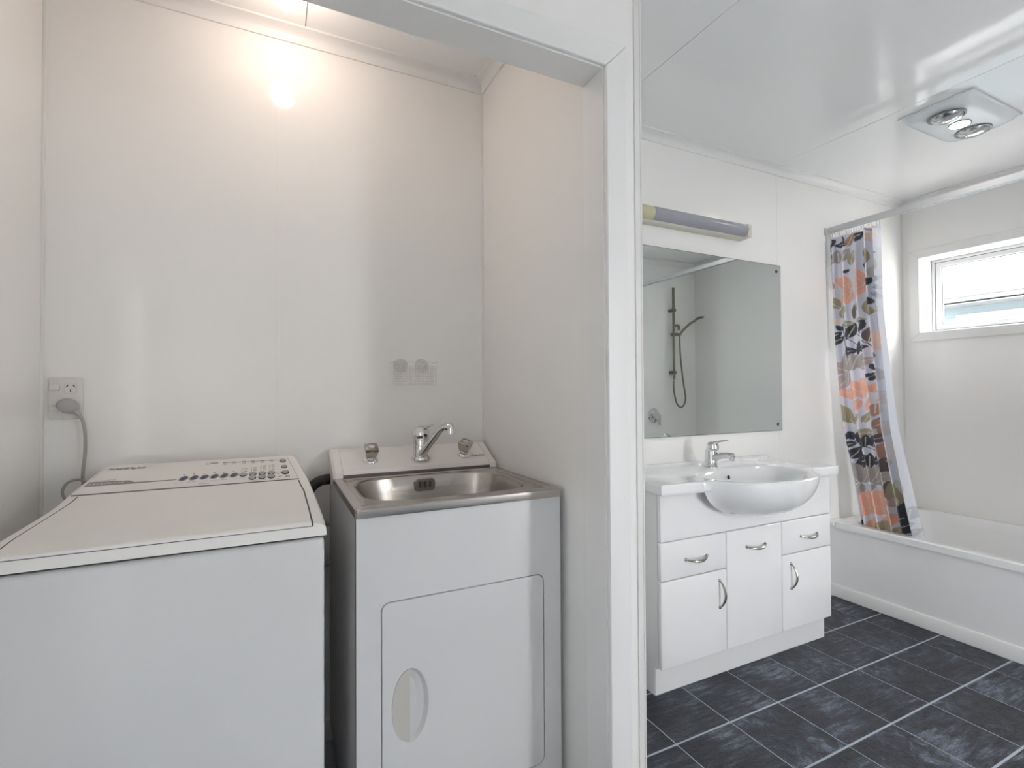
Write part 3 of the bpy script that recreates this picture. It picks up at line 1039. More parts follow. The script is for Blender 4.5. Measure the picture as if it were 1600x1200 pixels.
# ------------------------------------------------------------------ soap basket
sb = thing('soap_basket', 'clear plastic soap basket stuck to the wall with suction cups', 'basket', (.463, D, 1.205))
bx0, bx1, bz0, bz1, bd = .384, .542, 1.206, 1.290, .052
m_ = MB()
m_.box(bx0, bx1, D - .010 - bd, D - .0085 - bd, bz0, bz1)
m_.box(bx0, bx0 + .0015, D - .010 - bd, D - .010, bz0, bz1)
m_.box(bx1 - .0015, bx1, D - .010 - bd, D - .010, bz0, bz1)
m_.box(bx0, bx1, D - .0115, D - .010, bz0, bz1)
m_.box(bx0, bx1, D - .010 - bd, D - .010, bz0, bz0 + .0015)
m_.build('basket', 'clearplastic', sb, smooth=False)
m_ = MB()
for k in range(17):
    x = bx0 + .004 + (bx1 - bx0 - .008) * k / 16
    m_.box(x - .0012, x + .0012, D - .0118 - bd, D - .0098 - bd, bz0 + .002, bz1 - .014)
for k in range(8):
    z = bz0 + .004 + (bz1 - bz0 - .020) * k / 7
    m_.box(bx0, bx1, D - .0124 - bd, D - .0104 - bd, z - .0012, z + .0012)
m_.build('lattice', 'bar', sb, smooth=False)
rim = MB()
rim.box(bx0 - .002, bx1 + .002, D - .013 - bd, D - .008 - bd, bz1 - .003, bz1, .0008, 1)
rim.box(bx0 - .002, bx0 + .002, D - .013 - bd, D - .010, bz1 - .003, bz1, .0008, 1)
rim.box(bx1 - .002, bx1 + .002, D - .013 - bd, D - .010, bz1 - .003, bz1, .0008, 1)
rim.build('rim', 'bar', sb)
for x in (.424, .503):
    MB().lathe([(.027, 0), (.026, .002), (.016, .006), (.010, .009), (.008, .016), (.010, .018), (.010, .021), (.002, .022)], (x, D, 1.279), (0, -1, 0), 28).build('suction_cup', 'cup', sb)

# ------------------------------------------------------------------ vanity cabinet
VX0, VX1, VYP = 1.335, 2.380, 1.470
vc = thing('vanity_cabinet', 'glossy white vanity cabinet with drawers and bow handles', 'cabinet', ((VX0 + VX1) / 2, 1.65, 0))
m_ = MB()
m_.box(VX0, VX0 + .016, VYP + .020, D - .002, .110, .786)
m_.box(VX1 - .016, VX1, VYP + .020, D - .002, .110, .786)
m_.box(VX0 + .004, VX0 + .016, 1.512, D - .002, 0, .110)
m_.box(VX1 - .016, VX1, 1.512, D - .002, 0, .110)
m_.box(VX0 + .016, VX1 - .016, D - .016, D - .002, .10, .786)
m_.box(VX0 + .016, VX1 - .016, VYP + .025, D - .016, .108, .122)
m_.box(VX0 + .016, VX1 - .016, VYP + .021, VYP + .030, .112, .60)
m_.build('carcass', 'carcass', vc, smooth=False)
MB().box(VX0 + .006, VX1, 1.508, 1.522, 0, .110, .001, 1).build('kickboard', 'carcass', vc)
XA, XB = 1.689, 2.0325
ga = .0014


def front(name, x0, x1, z0, z1, ov_=0.0):
    m_ = MB().box(x0 + ga, x1 - ga, VYP, VYP + .019, z0 + ga, z1 - ga, .006, 3)
    return m_.build(name, 'lacquer', vc, angle=25)


# fascia behind the bulging bowl: notched so the bowl fits in
NX, NHX, NHZ = 1.857, .275, .125
fz0, fz1 = .598 + ga, .786
notch = [(NX + NHX * math.cos(a), .800 - NHZ * math.sin(a) * 1.0) for a in [math.pi * k / 24 for k in range(25)]]
notch = [(x, min(z, fz1)) for x, z in notch]
poly = [(VX0 + ga, fz0), (VX1 - ga, fz0), (VX1 - ga, fz1)] + [(x, z) for x, z in notch] + [(VX0 + ga, fz1)]
clean = []
for p in poly:
    if not clean or (abs(p[0] - clean[-1][0]) + abs(p[1] - clean[-1][1])) > 1e-4:
        clean.append(p)
MB().prism(clean, 'y', VYP, VYP + .019).build('fascia', 'lacquer', vc, bevel=.004)


def bow(p0, p1, out, parent):
    """bow handle: tapered arch between two feet"""
    a, b = Vector(p0), Vector(p1)
    o_ = Vector((0, -1, 0))
    sag = Vector(out)
    pts, rad = [], []
    for k in range(17):
        t = k / 16
        pts.append(a.lerp(b, t) + o_ * (.024 * math.sin(math.pi * t) ** .7 + .0015) + sag * math.sin(math.pi * t))
        rad.append(.0030 + .0022 * math.sin(math.pi * t))
    h = MB().tube(pts, rad, 10)
    for q in (a, b):
        h.lathe([(.0065, 0), (.0065, .002), (.0045, .005), (.002, .006)], q, (0, -1, 0), 14)
    return h.build('handle', 'satin', parent)


dr = front('drawer', VX0, XA, .4475, .598)
bow((1.462, VYP, .5185), (1.575, VYP, .5185), (0, 0, -.007), dr)
dr = front('drawer', XB, VX1, .4475, .598)
bow((2.159, VYP, .5185), (2.273, VYP, .5185), (0, 0, -.007), dr)
dr = front('door', XA, XB, .112, .598)
bow((1.806, VYP, .5195), (1.921, VYP, .5195), (0, 0, -.007), dr)
dr = front('door', VX0, XA, .112, .4475)
bow((1.646, VYP, .407), (1.646, VYP, .297), (.006, 0, 0), dr)
dr = front('door', XB, VX1, .112, .4475)
bow((2.090, VYP, .405), (2.090, VYP, .295), (.006, 0, 0), dr)

# ------------------------------------------------------------------ vanity basin top
BX0, BX1, CZ = 1.318, 2.398, .825
bt = thing('vanity_basin', 'white moulded vanity top with a bulging semi-recessed basin', 'basin', (NX, 1.63, .786))
BW, YFW, YFB = .290, 1.432, 1.268


def front_y(x):
    d = abs(x - NX) / BW
    if d >= 1.25:
        return YFW + .012 * min(1, max(0, (abs(x - NX) - .40) / .15))
    if d < .93:
        return YFB + (YFW - YFB) * (1 - math.sqrt(max(0, 1 - d * d)) ** 1.0)
    e = YFB + (YFW - YFB) * (1 - math.sqrt(1 - .93 ** 2))
    t = (d - .93) / (1.25 - .93)
    return e + (YFW - e) * (1 - (1 - t) ** 2.2)


# outline, counter-clockwise from the back right, matched to a ring of angles round the bowl
NV_ = 120
oc = (NX, 1.515)


def ray_out(a):
    dx, dy = math.cos(a), math.sin(a)
    lo, hi = .05, 1.2
    for _ in range(40):
        m__ = (lo + hi) / 2
        x, y = oc[0] + dx * m__, oc[1] + dy * m__
        if BX0 <= x <= BX1 and front_y(x) <= y <= D - .002:
            lo = m__
        else:
            hi = m__
    return (oc[0] + dx * lo, oc[1] + dy * lo)


angs = []
cor = [math.atan2(yy - oc[1], xx - oc[0]) for xx, yy in ((BX1, D - .002), (BX0, D - .002), (BX0, front_y(BX0)), (BX1, front_y(BX1)))]
for k in range(NV_):
    angs.append(-math.pi + 2 * math.pi * (k + .5) / NV_)
for c in cor:
    i = min(range(NV_), key=lambda q: abs(angs[q] - c))
    angs[i] = c
angs += [a + d for a in (cor[2], cor[3]) for d in (-.012, .012, -.03, .03)]
angs = sorted(angs)
out_l = [ray_out(a) for a in angs]


def inset(p, k):
    """pull an outline point inwards by k metres"""
    v = Vector((oc[0] - p[0], oc[1] - p[1]))
    if p[1] > D - .004:
        return p
    l = v.length
    return (p[0] + v.x / l * k, p[1] + v.y / l * k)


def bowl_ring(hx, hyf, hyb, cy, z):
    ring = []
    for a in angs:
        c, s = math.cos(a), math.sin(a)
        hy = hyb if s > 0 else hyf
        rr = 1 / math.sqrt((c / hx) ** 2 + (s / hy) ** 2)
        ring.append((oc[0] + rr * c, cy + rr * s, z))
    return ring


def tuck(p):
    """how far the slab edge withdraws where the bowl swells out in front of it"""
    return .045 * max(0.0, min(1.0, (.315 - abs(p[0] - NX)) / .06)) if p[1] < 1.46 else 0.0


rings = [[(*inset(p, .008 + tuck(p)), CZ - .042) for p in out_l], [(*inset(p, .001 + tuck(p)), CZ - .038) for p in out_l], [(*inset(p, tuck(p)), CZ - .030) for p in out_l], [(*inset(p, tuck(p) * .10), CZ - .0075) for p in out_l], [(*p, CZ - .0055) for p in out_l], [(*inset(p, .0015), CZ - .002) for p in out_l], [(*inset(p, .006), CZ) for p in out_l],
         bowl_ring(.272, .226, .122, oc[1], CZ), bowl_ring(.264, .218, .115, oc[1], CZ - .004), bowl_ring(.252, .208, .107, oc[1], CZ - .016), bowl_ring(.225, .188, .095, oc[1] - .004, CZ - .060), bowl_ring(.175, .152, .075, oc[1] - .012, CZ - .105), bowl_ring(.10, .095, .045, oc[1] - .025, CZ - .130), bowl_ring(.024, .024, .024, oc[1] - .04, CZ - .136)]
MB().loops(rings, True, False, True).build('top', 'ceramic', bt, angle=60)
# underside of the bowl, flowing out of the front lip and the wings
rings = []
HB, XH = .156, .340
for q in range(19):
    t = q / 18
    a = t * math.pi / 2
    kz, ky, kx = math.sin(a) ** 1.05, math.cos(a) ** .62 if t < 1 else 0.0, 1 - (1 - math.cos(a) ** .75) * 1.0 if t < 1 else .0
    ring = []
    for i in range(61):
        x = -XH + 2 * XH * i / 60
        fy = front_y(NX + x) - .0004
        ring.append((NX + x * max(kx, .02), 1.475 - (1.475 - fy) * max(ky, .0), CZ - .0055 - HB * kz))
    rings.append(ring)
MB().loops(rings, False, False, False).build('bowl_underside', 'ceramic', bt, angle=60)
MB().loops([[(BX0 + .02, 1.79, CZ - .004), (BX1 - .02, 1.79, CZ - .004), (BX1 - .02, D - .001, CZ - .004), (BX0 + .02, D - .001, CZ - .004)],
            [(BX0 + .02, 1.795, CZ + .010), (BX1 - .02, 1.795, CZ + .010), (BX1 - .02, D - .001, CZ + .014), (BX0 + .02, D - .001, CZ + .014)]]).build('upstand', 'ceramic', bt, bevel=.004)
MB().lathe([(.0115, 0), (.0115, .003), (.009, .0045), (.0085, .0020), (.001, .0018)], (NX - .006, 1.6005, CZ - .036), (0, -1, .25), 20).build('overflow', 'chrome', bt)
MB().lathe([(.0075, 0), (.0075, .0006), (.001, .0006)], (NX - .006, 1.5975, CZ - .0355), (0, -1, .25), 16).build('overflow_hole', 'ink', bt)
MB().lathe([(.022, 0), (.022, .003), (.019, .005), (.010, .003), (.001, .003)], (NX, oc[1] - .04, CZ - .136), (0, 0, 1), 24).build('drain', 'chrome', bt)

# basin mixer tap
vb = Vector((1.838, 1.684, CZ))
vm_ = thing('basin_mixer_tap', 'small chrome mixer tap on the vanity basin', 'tap', vb)
MB().lathe([(.0295, 0), (.0295, .004), (.0275, .006), (.0265, .030), (.0250, .075), (.0255, .080), (.02, .081)], vb, (0, 0, 1), 28).build('body', 'chrome', vm_)
sp_ = spline([vb + Vector(p) for p in ((0, -.006, .040), (.008, -.036, .053), (.014, -.070, .061), (.020, -.098, .063), (.023, -.109, .060))], 6)
n_ = len(sp_)
MB().tube(sp_, [.0205 - .0085 * min(1, 1.5 * i / (n_ - 1)) for i in range(n_)], 18).build('spout', 'chrome', vm_)
MB().lathe([(.0118, .006), (.0122, -.010), (.0112, -.0105), (.0112, -.016), (.008, -.0165)], sp_[-1] + Vector((-.002, .006, -.004)), (.1, -.3, 1), 20).build('aerator', 'chrome', vm_)
MB().lathe([(.0255, .080), (.0270, .084), (.0270, .098), (.0240, .110), (.015, .117), (.001, .119)], vb, (0, -.12, 1), 28).build('handle_dome', 'chrome', vm_)
lv = []
for (dx, dy, dz, w, h) in ((0, .012, .102, .019, .012), (.006, -.018, .113, .017, .008), (.012, -.044, .122, .012, .005), (.019, -.072, .128, .010, .0035), (.021, -.080, .1275, .006, .002)):
    side = Vector((.957, .29, 0))
    c_ = vb + Vector((dx, dy, dz))
    lv.append([c_ + side * w * math.cos(a) + Vector((0, 0, 1)) * h * math.sin(a) for a in [2 * math.pi * q / 14 for q in range(14)]])
MB().loops(lv).build('lever', 'chrome', vm_)

# ------------------------------------------------------------------ mirror
MX0, MX1, MZ0, MZ1 = 1.312, 2.512, .960, 1.861
mr = thing('wall_mirror', 'large frameless mirror screwed to the wall above the vanity', 'mirror', ((MX0 + MX1) / 2, D, MZ0))
MB().box(MX0, MX1, D - .0075, D - .0015, MZ0, MZ1).build('edge', 'mirror_edge', mr, smooth=False)
MB().box(MX0 + .0022, MX1 - .0022, D - .0082, D - .0070, MZ0 + .0022, MZ1 - .0022).build('glass', 'mirror', mr, smooth=False)
for x in (MX0 + .035, MX1 - .035):
    for z in (MZ0 + .035, MZ1 - .035):
        MB().lathe([(.0085, 0), (.0085, .002), (.006, .004), (.001, .0045)], (x, D - .008, z), (0, -1, 0), 18).build('screw_cap', 'mirror_edge', mr)

# ------------------------------------------------------------------ tube light above the mirror
wl = thing('wall_light', 'old yellowed tube light with a grey diffuser above the mirror', 'light', (1.86, D, 1.99))
lx0, lx1 = 1.482, 2.208
MB().box(lx0, lx1, D - .045, D, 1.958, 2.020, .004).build('base', 'lampbase', wl)
pr = [(D - .040, 1.968)] + [(D - .052 - .030 * math.sin(math.radians(a)), 1.997 - .029 * math.cos(math.radians(a))) for a in range(0, 181, 15)] + [(D - .040, 2.026)]
MB().prism(pr, 'x', 1.568, lx1 - .034).build('diffuser', 'diffuser', wl, angle=40)
for a, b, mm in ((lx0 + .002, 1.567, 'lampcap'), (lx1 - .033, lx1 - .002, 'lampbase')):
    sc_ = [(D - .038, 1.964)] + [(D - .052 - .030 * math.sin(math.radians(q)), 1.996 - .031 * math.cos(math.radians(q))) for q in range(0, 181, 15)] + [(D - .038, 2.028)]
    if mm == 'lampbase':
        MB().box(a, b, D - .075, D - .02, 1.960, 2.026, .004).build('end_cap', mm, wl)
    else:
        MB().prism(sc_, 'x', a, b).build('end_cap', mm, wl, angle=40, bevel=.002)

# ------------------------------------------------------------------ bath
bt2 = thing('bathtub', 'white built-in bath with panelled front below the window', 'bathtub', (3.31, .92, 0))
QX0, QX1, QY0, QY1, QZ = 2.900, XW - .001, YE + .002, 1.772, .428
cx_, cy_ = (QX0 + QX1) / 2, (QY0 + QY1) / 2
hx_, hy_ = (QX1 - QX0) / 2, (QY1 - QY0) / 2
NBT = 72


def qring(hx, hy, e, z, dx=0, dy=0):
    return [(x, y, z) for x, y in sup(cx_ + dx, cy_ + dy, hx, hy, e, NBT)]


rings = [qring(hx_, hy_, 90, QZ - .036), qring(hx_, hy_, 90, QZ - .005), qring(hx_ - .005, hy_ - .005, 80, QZ), qring(hx_ - .046, hy_ - .060, 14, QZ), qring(hx_ - .054, hy_ - .068, 12, QZ - .006), qring(hx_ - .066, hy_ - .085, 10, QZ - .05), qring(hx_ - .105, hy_ - .16, 8, QZ - .26), qring(hx_ - .14, hy_ - .21, 6, QZ - .325), qring(hx_ - .25, hy_ - .4, 4, QZ - .34), qring(.02, .02, 2, QZ - .345)]
MB().loops(rings, True, False, True).build('tub_shell', 'acrylic', bt2, angle=40)
MB().box(QX0 - .012, QX1, QY1 - .001, D - .001, QZ - .028, QZ - .004, .006).build('end_ledge', 'acrylic', bt2)
MB().box(QX0 + .012, QX0 + .022, QY0, D - .001, 0, QZ - .030).build('front_panel', 'bathpanel', bt2, smooth=False)
MB().prism([(QX0 + .012, 0), (QX0 - .002, 0), (QX0 - .002, .056), (QX0 + .003, .066), (QX0 + .012, .068)], 'y', QY0, D - .001).build('plinth_skirting', 'trim', bt2, bevel=.0015)

# ------------------------------------------------------------------ shower fittings (seen in the mirror)
sr = thing('shower_rail', 'nickel slide rail with hand shower and looping hose on the end wall', 'shower', (3.40, YE, 1.27))
RY = YE + .052
MB().tube([(3.40, RY, 1.275), (3.40, RY, 2.142)], .0115, 16).build('rail', 'dull', sr)
for z in (1.345, 1.930):
    MB().tube([(3.40, YE, z), (3.40, RY + .018, z)], .0165, 16).build('bracket', 'dull', sr)
MB().box(3.372, 3.462, RY - .018, RY + .026, 1.690, 1.716, .008, 3).build('slider', 'dull', sr)
hs_ = MB().tube(spline([(3.452, RY + .02, 1.690), (3.475, RY + .035, 1.735), (3.535, RY + .065, 1.800), (3.585, RY + .09, 1.835)]), .0115, 14).build('hand_shower', 'dull', sr)
MB().lathe([(.012, .022), (.03, .016), (.044, .008), (.046, 0), (.040, -.004), (.001, -.004)], (3.615, RY + .11, 1.848), (-.28, -.15, .95), 24).build('spray_head', 'dull', hs_)
MB().tube(spline([(3.450, YE, 1.79), (3.450, RY, 1.79), (3.452, RY + .012, 1.77), (3.452, RY + .012, 1.745)]), .012, 12).build('elbow', 'dull', sr)
MB().tube(spline([(3.452, RY + .02, 1.69), (3.462, RY + .02, 1.50), (3.490, RY + .02, 1.28), (3.520, RY + .02, 1.12), (3.505, RY + .02, 1.05), (3.46, RY + .02, 1.02), (3.41, RY + .02, 1.06), (3.378, RY + .02, 1.17), (3.385, RY + .01, 1.27)]), .0075, 10).build('hose', 'dull', sr)
sm_ = thing('shower_mixer', 'round chrome shower mixer with lever low on the end wall', 'tap', (3.195, YE, .946))
MB().lathe([(.066, 0), (.066, .004), (.060, .010), (.034, .012), (.034, .040), (.030, .050), (.001, .052)], (3.195, YE, .946), (0, 1, 0), 32).build('body', 'chrome', sm_)
MB().box(3.222, 3.246, YE + .030, YE + .046, .855, .955, .005).build('lever', 'chrome', sm_)

# ------------------------------------------------------------------ curtain rail and curtain
CX = 2.930
cr = thing('curtain_rail', 'grey aluminium shower curtain rail running above the bath', 'curtain rail', (CX, .92, 2.10))
MB().prism([(CX - .014, 2.092), (CX - .004, 2.092), (CX - .004, 2.096), (CX + .004, 2.096), (CX + .004, 2.092), (CX + .014, 2.092), (CX + .014, 2.122), (CX - .014, 2.122)], 'y', YE + .003, D - .003).build('rail', 'rail', cr, smooth=False)
for y0, y1 in ((D - .012, D), (YE, YE + .012)):
    MB().box(CX - .018, CX + .018, y0, y1, 2.086, 2.127, .003).build('end_bracket', 'alu', cr)

ct = thing('shower_curtain', 'floral shower curtain in peach, olive and charcoal gathered at the bath end', 'shower curtain', (CX, 1.66, .33))
LE = [(354, 1289), (368, 1290), (430, 1297), (480, 1300), (560, 1303), (650, 1308), (735, 1322), (808, 1340), (900, 1364)]
RE = [(354, 1376), (450, 1382), (500, 1384), (560, 1390), (650, 1400), (760, 1420), (845, 1440), (900, 1453)]


def lerp_tab(tab, v):
    for (a, x), (b, y) in zip(tab, tab[1:]):
        if v <= b:
            return x + (y - x) * (v - a) / (b - a)
    return tab[-1][1]


LEAF = []      # print motifs: base, tip, width, colour (print units)
DK, OR, OL, TP, MV, PE, BG, BL, BR, DB = (80, 82, 90), (240, 190, 171), (180, 172, 148), (180, 173, 170), (196, 182, 181), (238, 218, 208), (206, 203, 197), (174, 181, 196), (192, 156, 140), (124, 112, 110)


def motifs(ox, oy, k, items):
    for x0, y0, x1, y1, w, c in items:
        LEAF.append((ox + x0 / k, oy + y0 / k, ox + x1 / k, oy + y1 / k, w / k, c))


motifs(1280, 350, 8, [
    (600, 180, 775, 150, 120, PE), (590, 60, 760, 60, 60, MV), (80, 310, 185, 160, 95, DK), (350, 232, 180, 235, 90, DK), (250, 120, 330, 200, 70, DK), (440, 245, 540, 80, 80, DK), (350, 260, 400, 80, 70, BR), (415, 180, 410, 80, 40, BR),
    (95, 420, 225, 430, 130, TP), (230, 465, 205, 290, 75, TP), (305, 470, 370, 280, 90, TP), (395, 500, 420, 310, 75, OL), (640, 540, 640, 310, 60, OL), (585, 420, 575, 280, 60, TP), (100, 400, 105, 330, 40, DK),
    (350, 600, 395, 550, 40, DK), (600, 560, 575, 480, 40, DK),
    (425, 800, 222, 650, 150, OR), (405, 760, 310, 610, 90, OR), (430, 808, 270, 990, 120, OR), (425, 830, 390, 1000, 90, OR), (580, 745, 470, 530, 110, OR), (585, 750, 470, 690, 60, OR), (590, 755, 478, 950, 110, OR), (628, 720, 626, 590, 36, OR),
    (220, 790, 110, 620, 85, BR), (272, 1030, 125, 870, 125, OL), (288, 1165, 320, 995, 80, OL), (365, 1120, 375, 1005, 45, OL), (490, 1080, 497, 940, 55, OL), (640, 1170, 640, 900, 110, OL), (455, 1190, 455, 1000, 45, DB),
    (700, 690, 760, 450, 110, BG), (690, 410, 770, 380, 60, TP), (700, 800, 825, 840, 75, BL), (700, 870, 830, 970, 85, BL), (730, 790, 810, 670, 55, BL), (645, 815, 692, 685, 60, DK), (685, 1045, 690, 940, 60, DK), (720, 1110, 835, 1110, 110, BG), (690, 1180, 700, 1060, 50, OL)])
motifs(1280, 490, 6.857, [
    (125, 120, 245, 40, 70, PE), (250, 105, 405, 110, 75, OL), (408, 85, 525, 75, 60, OL), (330, 290, 305, 130, 100, DK), (350, 262, 400, 100, 85, DK), (440, 232, 512, 80, 90, DK), (135, 305, 245, 175, 70, DK), (140, 350, 268, 225, 70, DK), (255, 170, 212, 110, 45, DK),
    (295, 415, 415, 400, 85, DK), (420, 400, 545, 372, 75, DK), (540, 325, 565, 130, 85, DB), (295, 475, 285, 330, 42, DK), (418, 450, 432, 290, 40, DK), (150, 430, 140, 350, 40, TP),
    (300, 622, 140, 510, 120, MV), (300, 612, 262, 410, 75, TP), (310, 622, 385, 430, 110, TP), (380, 620, 412, 440, 70, TP), (430, 602, 500, 410, 110, TP), (432, 606, 590, 490, 95, MV), (310, 622, 225, 810, 110, MV), (300, 630, 290, 760, 60, TP),
    (440, 862, 322, 720, 130, OR), (425, 902, 218, 812, 120, OR), (552, 892, 438, 700, 125, OR), (470, 930, 438, 830, 60, OR), (440, 932, 360, 1080, 90, OR), (570, 922, 475, 1060, 100, OR), (590, 885, 622, 750, 80, OR), (640, 430, 680, 180, 130, PE), (600, 440, 602, 310, 60, OR),
    (335, 1175, 185, 920, 95, OL), (345, 1160, 240, 950, 55, OL), (350, 1185, 430, 1085, 95, OL), (470, 1185, 525, 1075, 80, OL), (212, 865, 162, 715, 60, TP),
    (650, 785, 640, 610, 110, DB), (622, 540, 612, 425, 60, DB), (505, 722, 592, 665, 42, DK), (570, 752, 592, 685, 36, DK), (590, 640, 560, 560, 40, DK), (615, 985, 730, 870, 90, BR), (615, 990, 740, 990, 90, BR), (610, 1000, 710, 1120, 100, BR), (605, 1000, 610, 1140, 90, BR), (700, 1190, 610, 1185, 90, DB)])
motifs(1290, 650, 6, [
    (130, 110, 210, 90, 60, PE), (265, 175, 475, 182, 85, OL), (215, 210, 170, 145, 40, DK), (245, 215, 212, 138, 50, DK), (283, 255, 270, 148, 50, DK), (160, 272, 195, 198, 65, DK), (170, 262, 265, 252, 62, DK), (185, 342, 175, 262, 40, DK), (238, 388, 300, 288, 105, DK), (350, 325, 318, 195, 85, DK), (382, 305, 375, 190, 62, DK), (428, 315, 465, 182, 105, DK),
    (310, 492, 312, 355, 85, DK), (300, 425, 420, 420, 130, DK), (425, 440, 525, 446, 95, DK), (418, 505, 408, 362, 62, DK),
    (302, 612, 222, 412, 115, TP), (300, 602, 220, 500, 60, TP), (315, 616, 400, 470, 120, TP), (400, 600, 412, 480, 60, TP), (442, 632, 495, 462, 130, TP), (450, 642, 565, 590, 95, TP), (310, 622, 280, 755, 90, TP), (440, 642, 435, 720, 60, TP),
    (445, 862, 325, 700, 165, OR), (435, 884, 285, 780, 140, OR), (602, 912, 465, 710, 140, OR), (602, 918, 438, 800, 110, OR), (620, 922, 610, 1065, 160, OR), (415, 1070, 450, 920, 95, OR), (540, 235, 605, 90, 140, BR), (555, 430, 592, 260, 150, BR), (478, 145, 555, 62, 100, BR), (478, 252, 578, 228, 85, DB), (615, 550, 545, 425, 140, DB), (548, 602, 625, 590, 80, BG), (632, 798, 588, 640, 80, DB),
    (702, 885, 608, 610, 115, OL), (725, 880, 680, 640, 60, OL), (755, 865, 712, 590, 85, OL), (702, 505, 618, 240, 95, PE), (690, 890, 640, 780, 90, MV),
    (770, 965, 742, 842, 80, DK), (832, 1015, 822, 895, 80, DK), (688, 980, 775, 992, 85, DK), (742, 1065, 855, 1045, 140, DK), (805, 1155, 885, 1100, 90, DK), (742, 945, 672, 896, 40, DK), (700, 890, 668, 845, 36, DK),
    (470, 1070, 490, 950, 70, OL), (562, 1085, 500, 985, 150, OL), (620, 1110, 590, 1030, 100, OL), (680, 1130, 725, 1055, 95, OL), (305, 1005, 350, 928, 80, DK), (335, 1025, 415, 1022, 85, DK)])
STEM = []


def stems(ox, oy, k, lines):
    for ln in lines:
        for a, b in zip(ln, ln[1:]):
            STEM.append((ox + a[0] / k, oy + a[1] / k, ox + b[0] / k, oy + b[1] / k))


stems(1280, 490, 6.857, [[(270, 262), (345, 312)], [(350, 270), (420, 352)], [(405, 220), (540, 340), (572, 400)], [(580, 480), (596, 622), (652, 600)], [(250, 100), (262, 240), (290, 470)]])
stems(1290, 650, 6, [[(170, 150), (280, 255), (350, 330)], [(378, 300), (450, 350), (522, 425)], [(670, 850), (760, 960), (852, 1047)]])
BASE = srgb((226, 226, 237))
BACKLIT = srgb((228, 231, 236))  # back-lit paleness of the sheer fold, put into the print colour
grid = {}
for q, L_ in enumerate(LEAF):
    ex = L_[4]
    for gx in range(int((min(L_[0], L_[2]) - ex) // 10), int((max(L_[0], L_[2]) + ex) // 10) + 1):
        for gy in range(int((min(L_[1], L_[3]) - ex) // 10), int((max(L_[1], L_[3]) + ex) // 10) + 1):
            grid.setdefault((gx, gy), []).append(q)
LCOL = [srgb(L_[5]) for L_ in LEAF]
VEIN = srgb((226, 222, 214))
INK = srgb((72, 74, 82))


def print_colour(px, py, backlit):
    col = BASE
    for q in grid.get((int(px // 10), int(py // 10)), ()):
        x0, y0, x1, y1, w, _ = LEAF[q]
        dx, dy = x1 - x0, y1 - y0
        L2 = dx * dx + dy * dy
        t = ((px - x0) * dx + (py - y0) * dy) / L2
        if t < 0 or t > 1:
            continue
        d = ((px - x0) * dy - (py - y0) * dx) / math.sqrt(L2)
        hw = .5 * w * math.sin(math.pi * t ** .85) ** .8
        if abs(d) <= hw:
            if abs(d) < .42 and t < .8 and w > 8.5:
                col = VEIN
            else:
                k = .90 + .16 * t + .05 * math.sin(3.1 * px + 1.7 * py)
                col = tuple(c * k for c in LCOL[q])
    for x0, y0, x1, y1 in STEM:
        dx, dy = x1 - x0, y1 - y0
        L2 = dx * dx + dy * dy
        t = ((px - x0) * dx + (py - y0) * dy) / L2
        if 0 <= t <= 1 and abs(((px - x0) * dy - (py - y0) * dx)) < .45 * math.sqrt(L2):
            col = INK
    if backlit > 0:
        col = tuple(a * (1 - backlit) + b * backlit for a, b in zip(col, BACKLIT))
    return col


NU, NVV = 230, 560
ZT, ZB = 2.062, .30
YLt = [(0, 1.800), (.25, 1.797), (.62, 1.778), (.85, 1.715), (1.0, 1.675)]
YRt = [(0, 1.530), (.25, 1.528), (.45, 1.505), (.62, 1.485), (.85, 1.425), (1.0, 1.375)]
bmv, cols = [], []
for j in range(NVV + 1):
    v = j / NVV
    z = ZT + (ZB - ZT) * v
    yl, yr = lerp_tab(YLt, v), lerp_tab(YRt, v)
    xb = CX + .078 * (v * v * (3 - 2 * v))
    vv = (ZT - z) / (ZT - .43)
    for i in range(NU + 1):
        uu = i / NU
        ph = 2 * math.pi * (5.0 * uu + .22 * math.sin(2 * math.pi * uu + .6) + .10 * math.sin(4.2 * v + 3 * uu))
        amp = (.021 + .008 * v) * (1 - .25 * math.sin(5 * uu))
        y = yl + (yr - yl) * uu + .006 * math.cos(ph) * (1 - .3 * v)
        x = xb + amp * (math.sin(ph) + .28 * math.sin(2 * ph + .8)) + .004 * math.sin(9 * v + 5 * uu)
        bmv.append((x, y, z))
        py = (368 - 14 * uu) + ((808 + 34 * uu) - (368 - 14 * uu)) * vv
        px = lerp_tab(LE, py) + (lerp_tab(RE, py) - lerp_tab(LE, py)) * uu
        lim = .97 if v < .35 else .97 - .27 * min(1, (v - .35) / .15) if v < .62 else .70 + .26 * (v - .62) / .38
        sh = .72 if uu > lim else 0.0
        cols.append(print_colour(px, py, sh))
faces = []
for j in range(NVV):
    for i in range(NU):
        a = j * (NU + 1) + i
        faces.append((a, a + 1, a + NU + 2, a + NU + 1))
me = bpy.data.meshes.new('cloth')
me.from_pydata(bmv, [], faces)
ca = me.color_attributes.new('print', 'FLOAT_COLOR', 'POINT')
flat = []
for c in cols:
    flat.extend((c[0], c[1], c[2], 1.0))
ca.data.foreach_set('color', flat)
me.materials.append(M['cloth'])
me.shade_smooth()
clo = bpy.data.objects.new('cloth', me)
COL.objects.link(clo)
adopt(clo, ct)
# hooks
for k in range(14):
    y = 1.788 - .255 * k / 13
    x = CX + .004 * (-1) ** k
    MB().tube(spline([(x, y, 2.100), (x + .007, y, 2.088), (x + .008, y - .002, 2.068), (x, y - .002, 2.056), (x - .008, y, 2.066), (x - .007, y, 2.080)], 4), .0017, 6).build('curtain_hook', 'alu', ct)

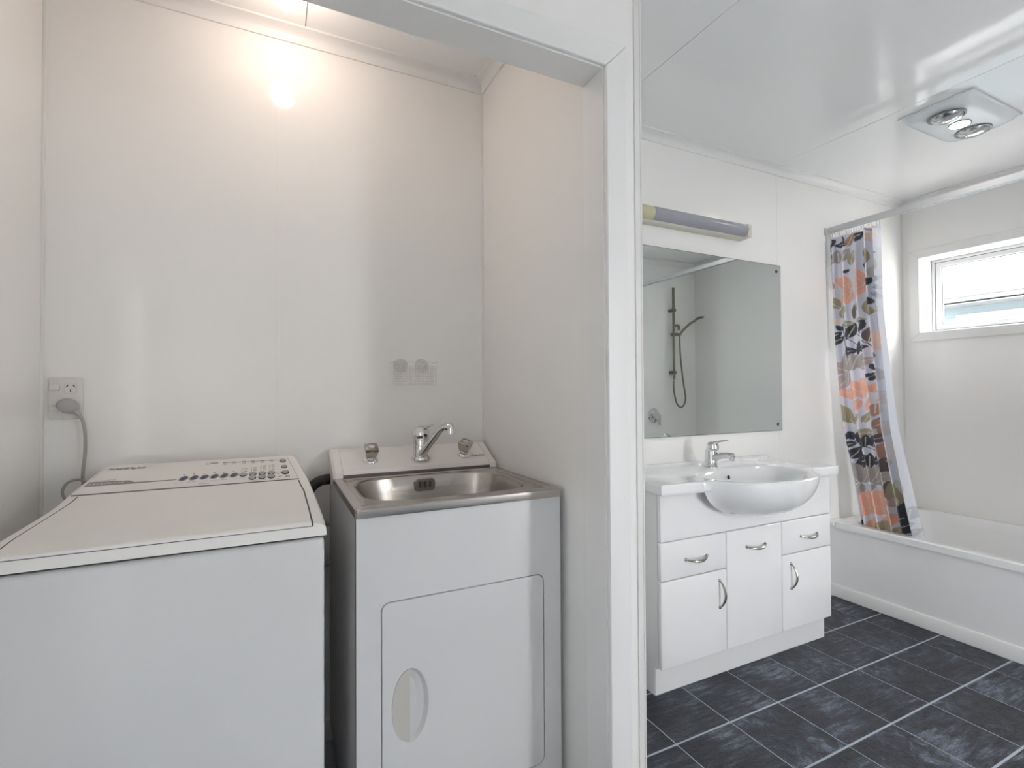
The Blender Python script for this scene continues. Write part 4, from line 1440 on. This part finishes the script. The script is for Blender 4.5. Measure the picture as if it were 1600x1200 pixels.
# ------------------------------------------------------------------ ceiling heater lamp
ht = thing('ceiling_heater', 'square ceiling heater with two heat lamps and a lit centre lamp', 'heater', (2.765, 1.115, CE))
HX0, HX1, HY0_, HY1_ = 2.545, 2.985, .980, 1.250
hcx, hcy = (HX0 + HX1) / 2, (HY0_ + HY1_) / 2
MB().box(HX0, HX1, HY0_, HY1_, CE - .010, CE - .001, .003).build('mounting_plate', 'heater', ht)
NH = 40
lamp = [(2.625, 1.102, .061), (2.880, 1.112, .061)]
rings = []
for (hx, hy, e, z) in ((.212, .128, 14, CE - .010), (.208, .124, 10, CE - .022), (.192, .112, 6, CE - .034), (.160, .095, 5, CE - .040)):
    rings.append([(x, y, z) for x, y in sup(hcx, hcy, hx, hy, e, NH)])
MB().loops(rings).build('body', 'heater', ht, angle=50)
zf = CE - .040
for x, y, r_ in lamp:
    rg = MB().lathe([(r_, 0), (r_ + .004, .002), (r_ + .004, .005), (r_, .006), (r_ - .004, .005), (r_ - .004, 0)], (x, y, zf), (0, 0, -1), 32).build('lamp_ring', 'dishrim', ht)
    MB().lathe([(r_ - .003, 0), (r_ - .004, .004), (r_ * .8, .014), (r_ * .55, .021), (r_ * .25, .0245), (.001, .025)], (x, y, zf), (0, 0, -1), 32).build('heat_lamp', 'bulbglass', ht, angle=60)
MB().lathe([(.040, 0), (.040, .004), (.038, .006), (.035, .005), (.035, 0)], (hcx - .012, hcy - .006, zf), (0, 0, -1), 28).build('centre_ring', 'satin', ht)
MB().lathe([(.0345, 0), (.034, .003), (.020, .006), (.001, .007)], (hcx - .012, hcy - .006, zf), (0, 0, -1), 28).build('centre_lamp', 'heatlamp', ht)

# ------------------------------------------------------------------ bulb in the alcove ceiling
BLX, BLY = .036, 1.55
bl = thing('ceiling_bulb', 'small lit round bulb on the alcove ceiling', 'light bulb', (BLX, BLY, CE))
MB().lathe([(.045, 0), (.045, .004), (.040, .010), (.025, .014), (.023, .044), (.015, .046)], (BLX, BLY, CE), (0, 0, -1), 28).build('lamp_holder', 'deck', bl)
MB().lathe([(.014, .045), (.018, .050), (.030, .066), (.036, .082), (.034, .095), (.026, .106), (.012, .1125), (.001, .114)], (BLX, BLY, CE), (0, 0, -1), 28).build('bulb', 'bulb', bl)
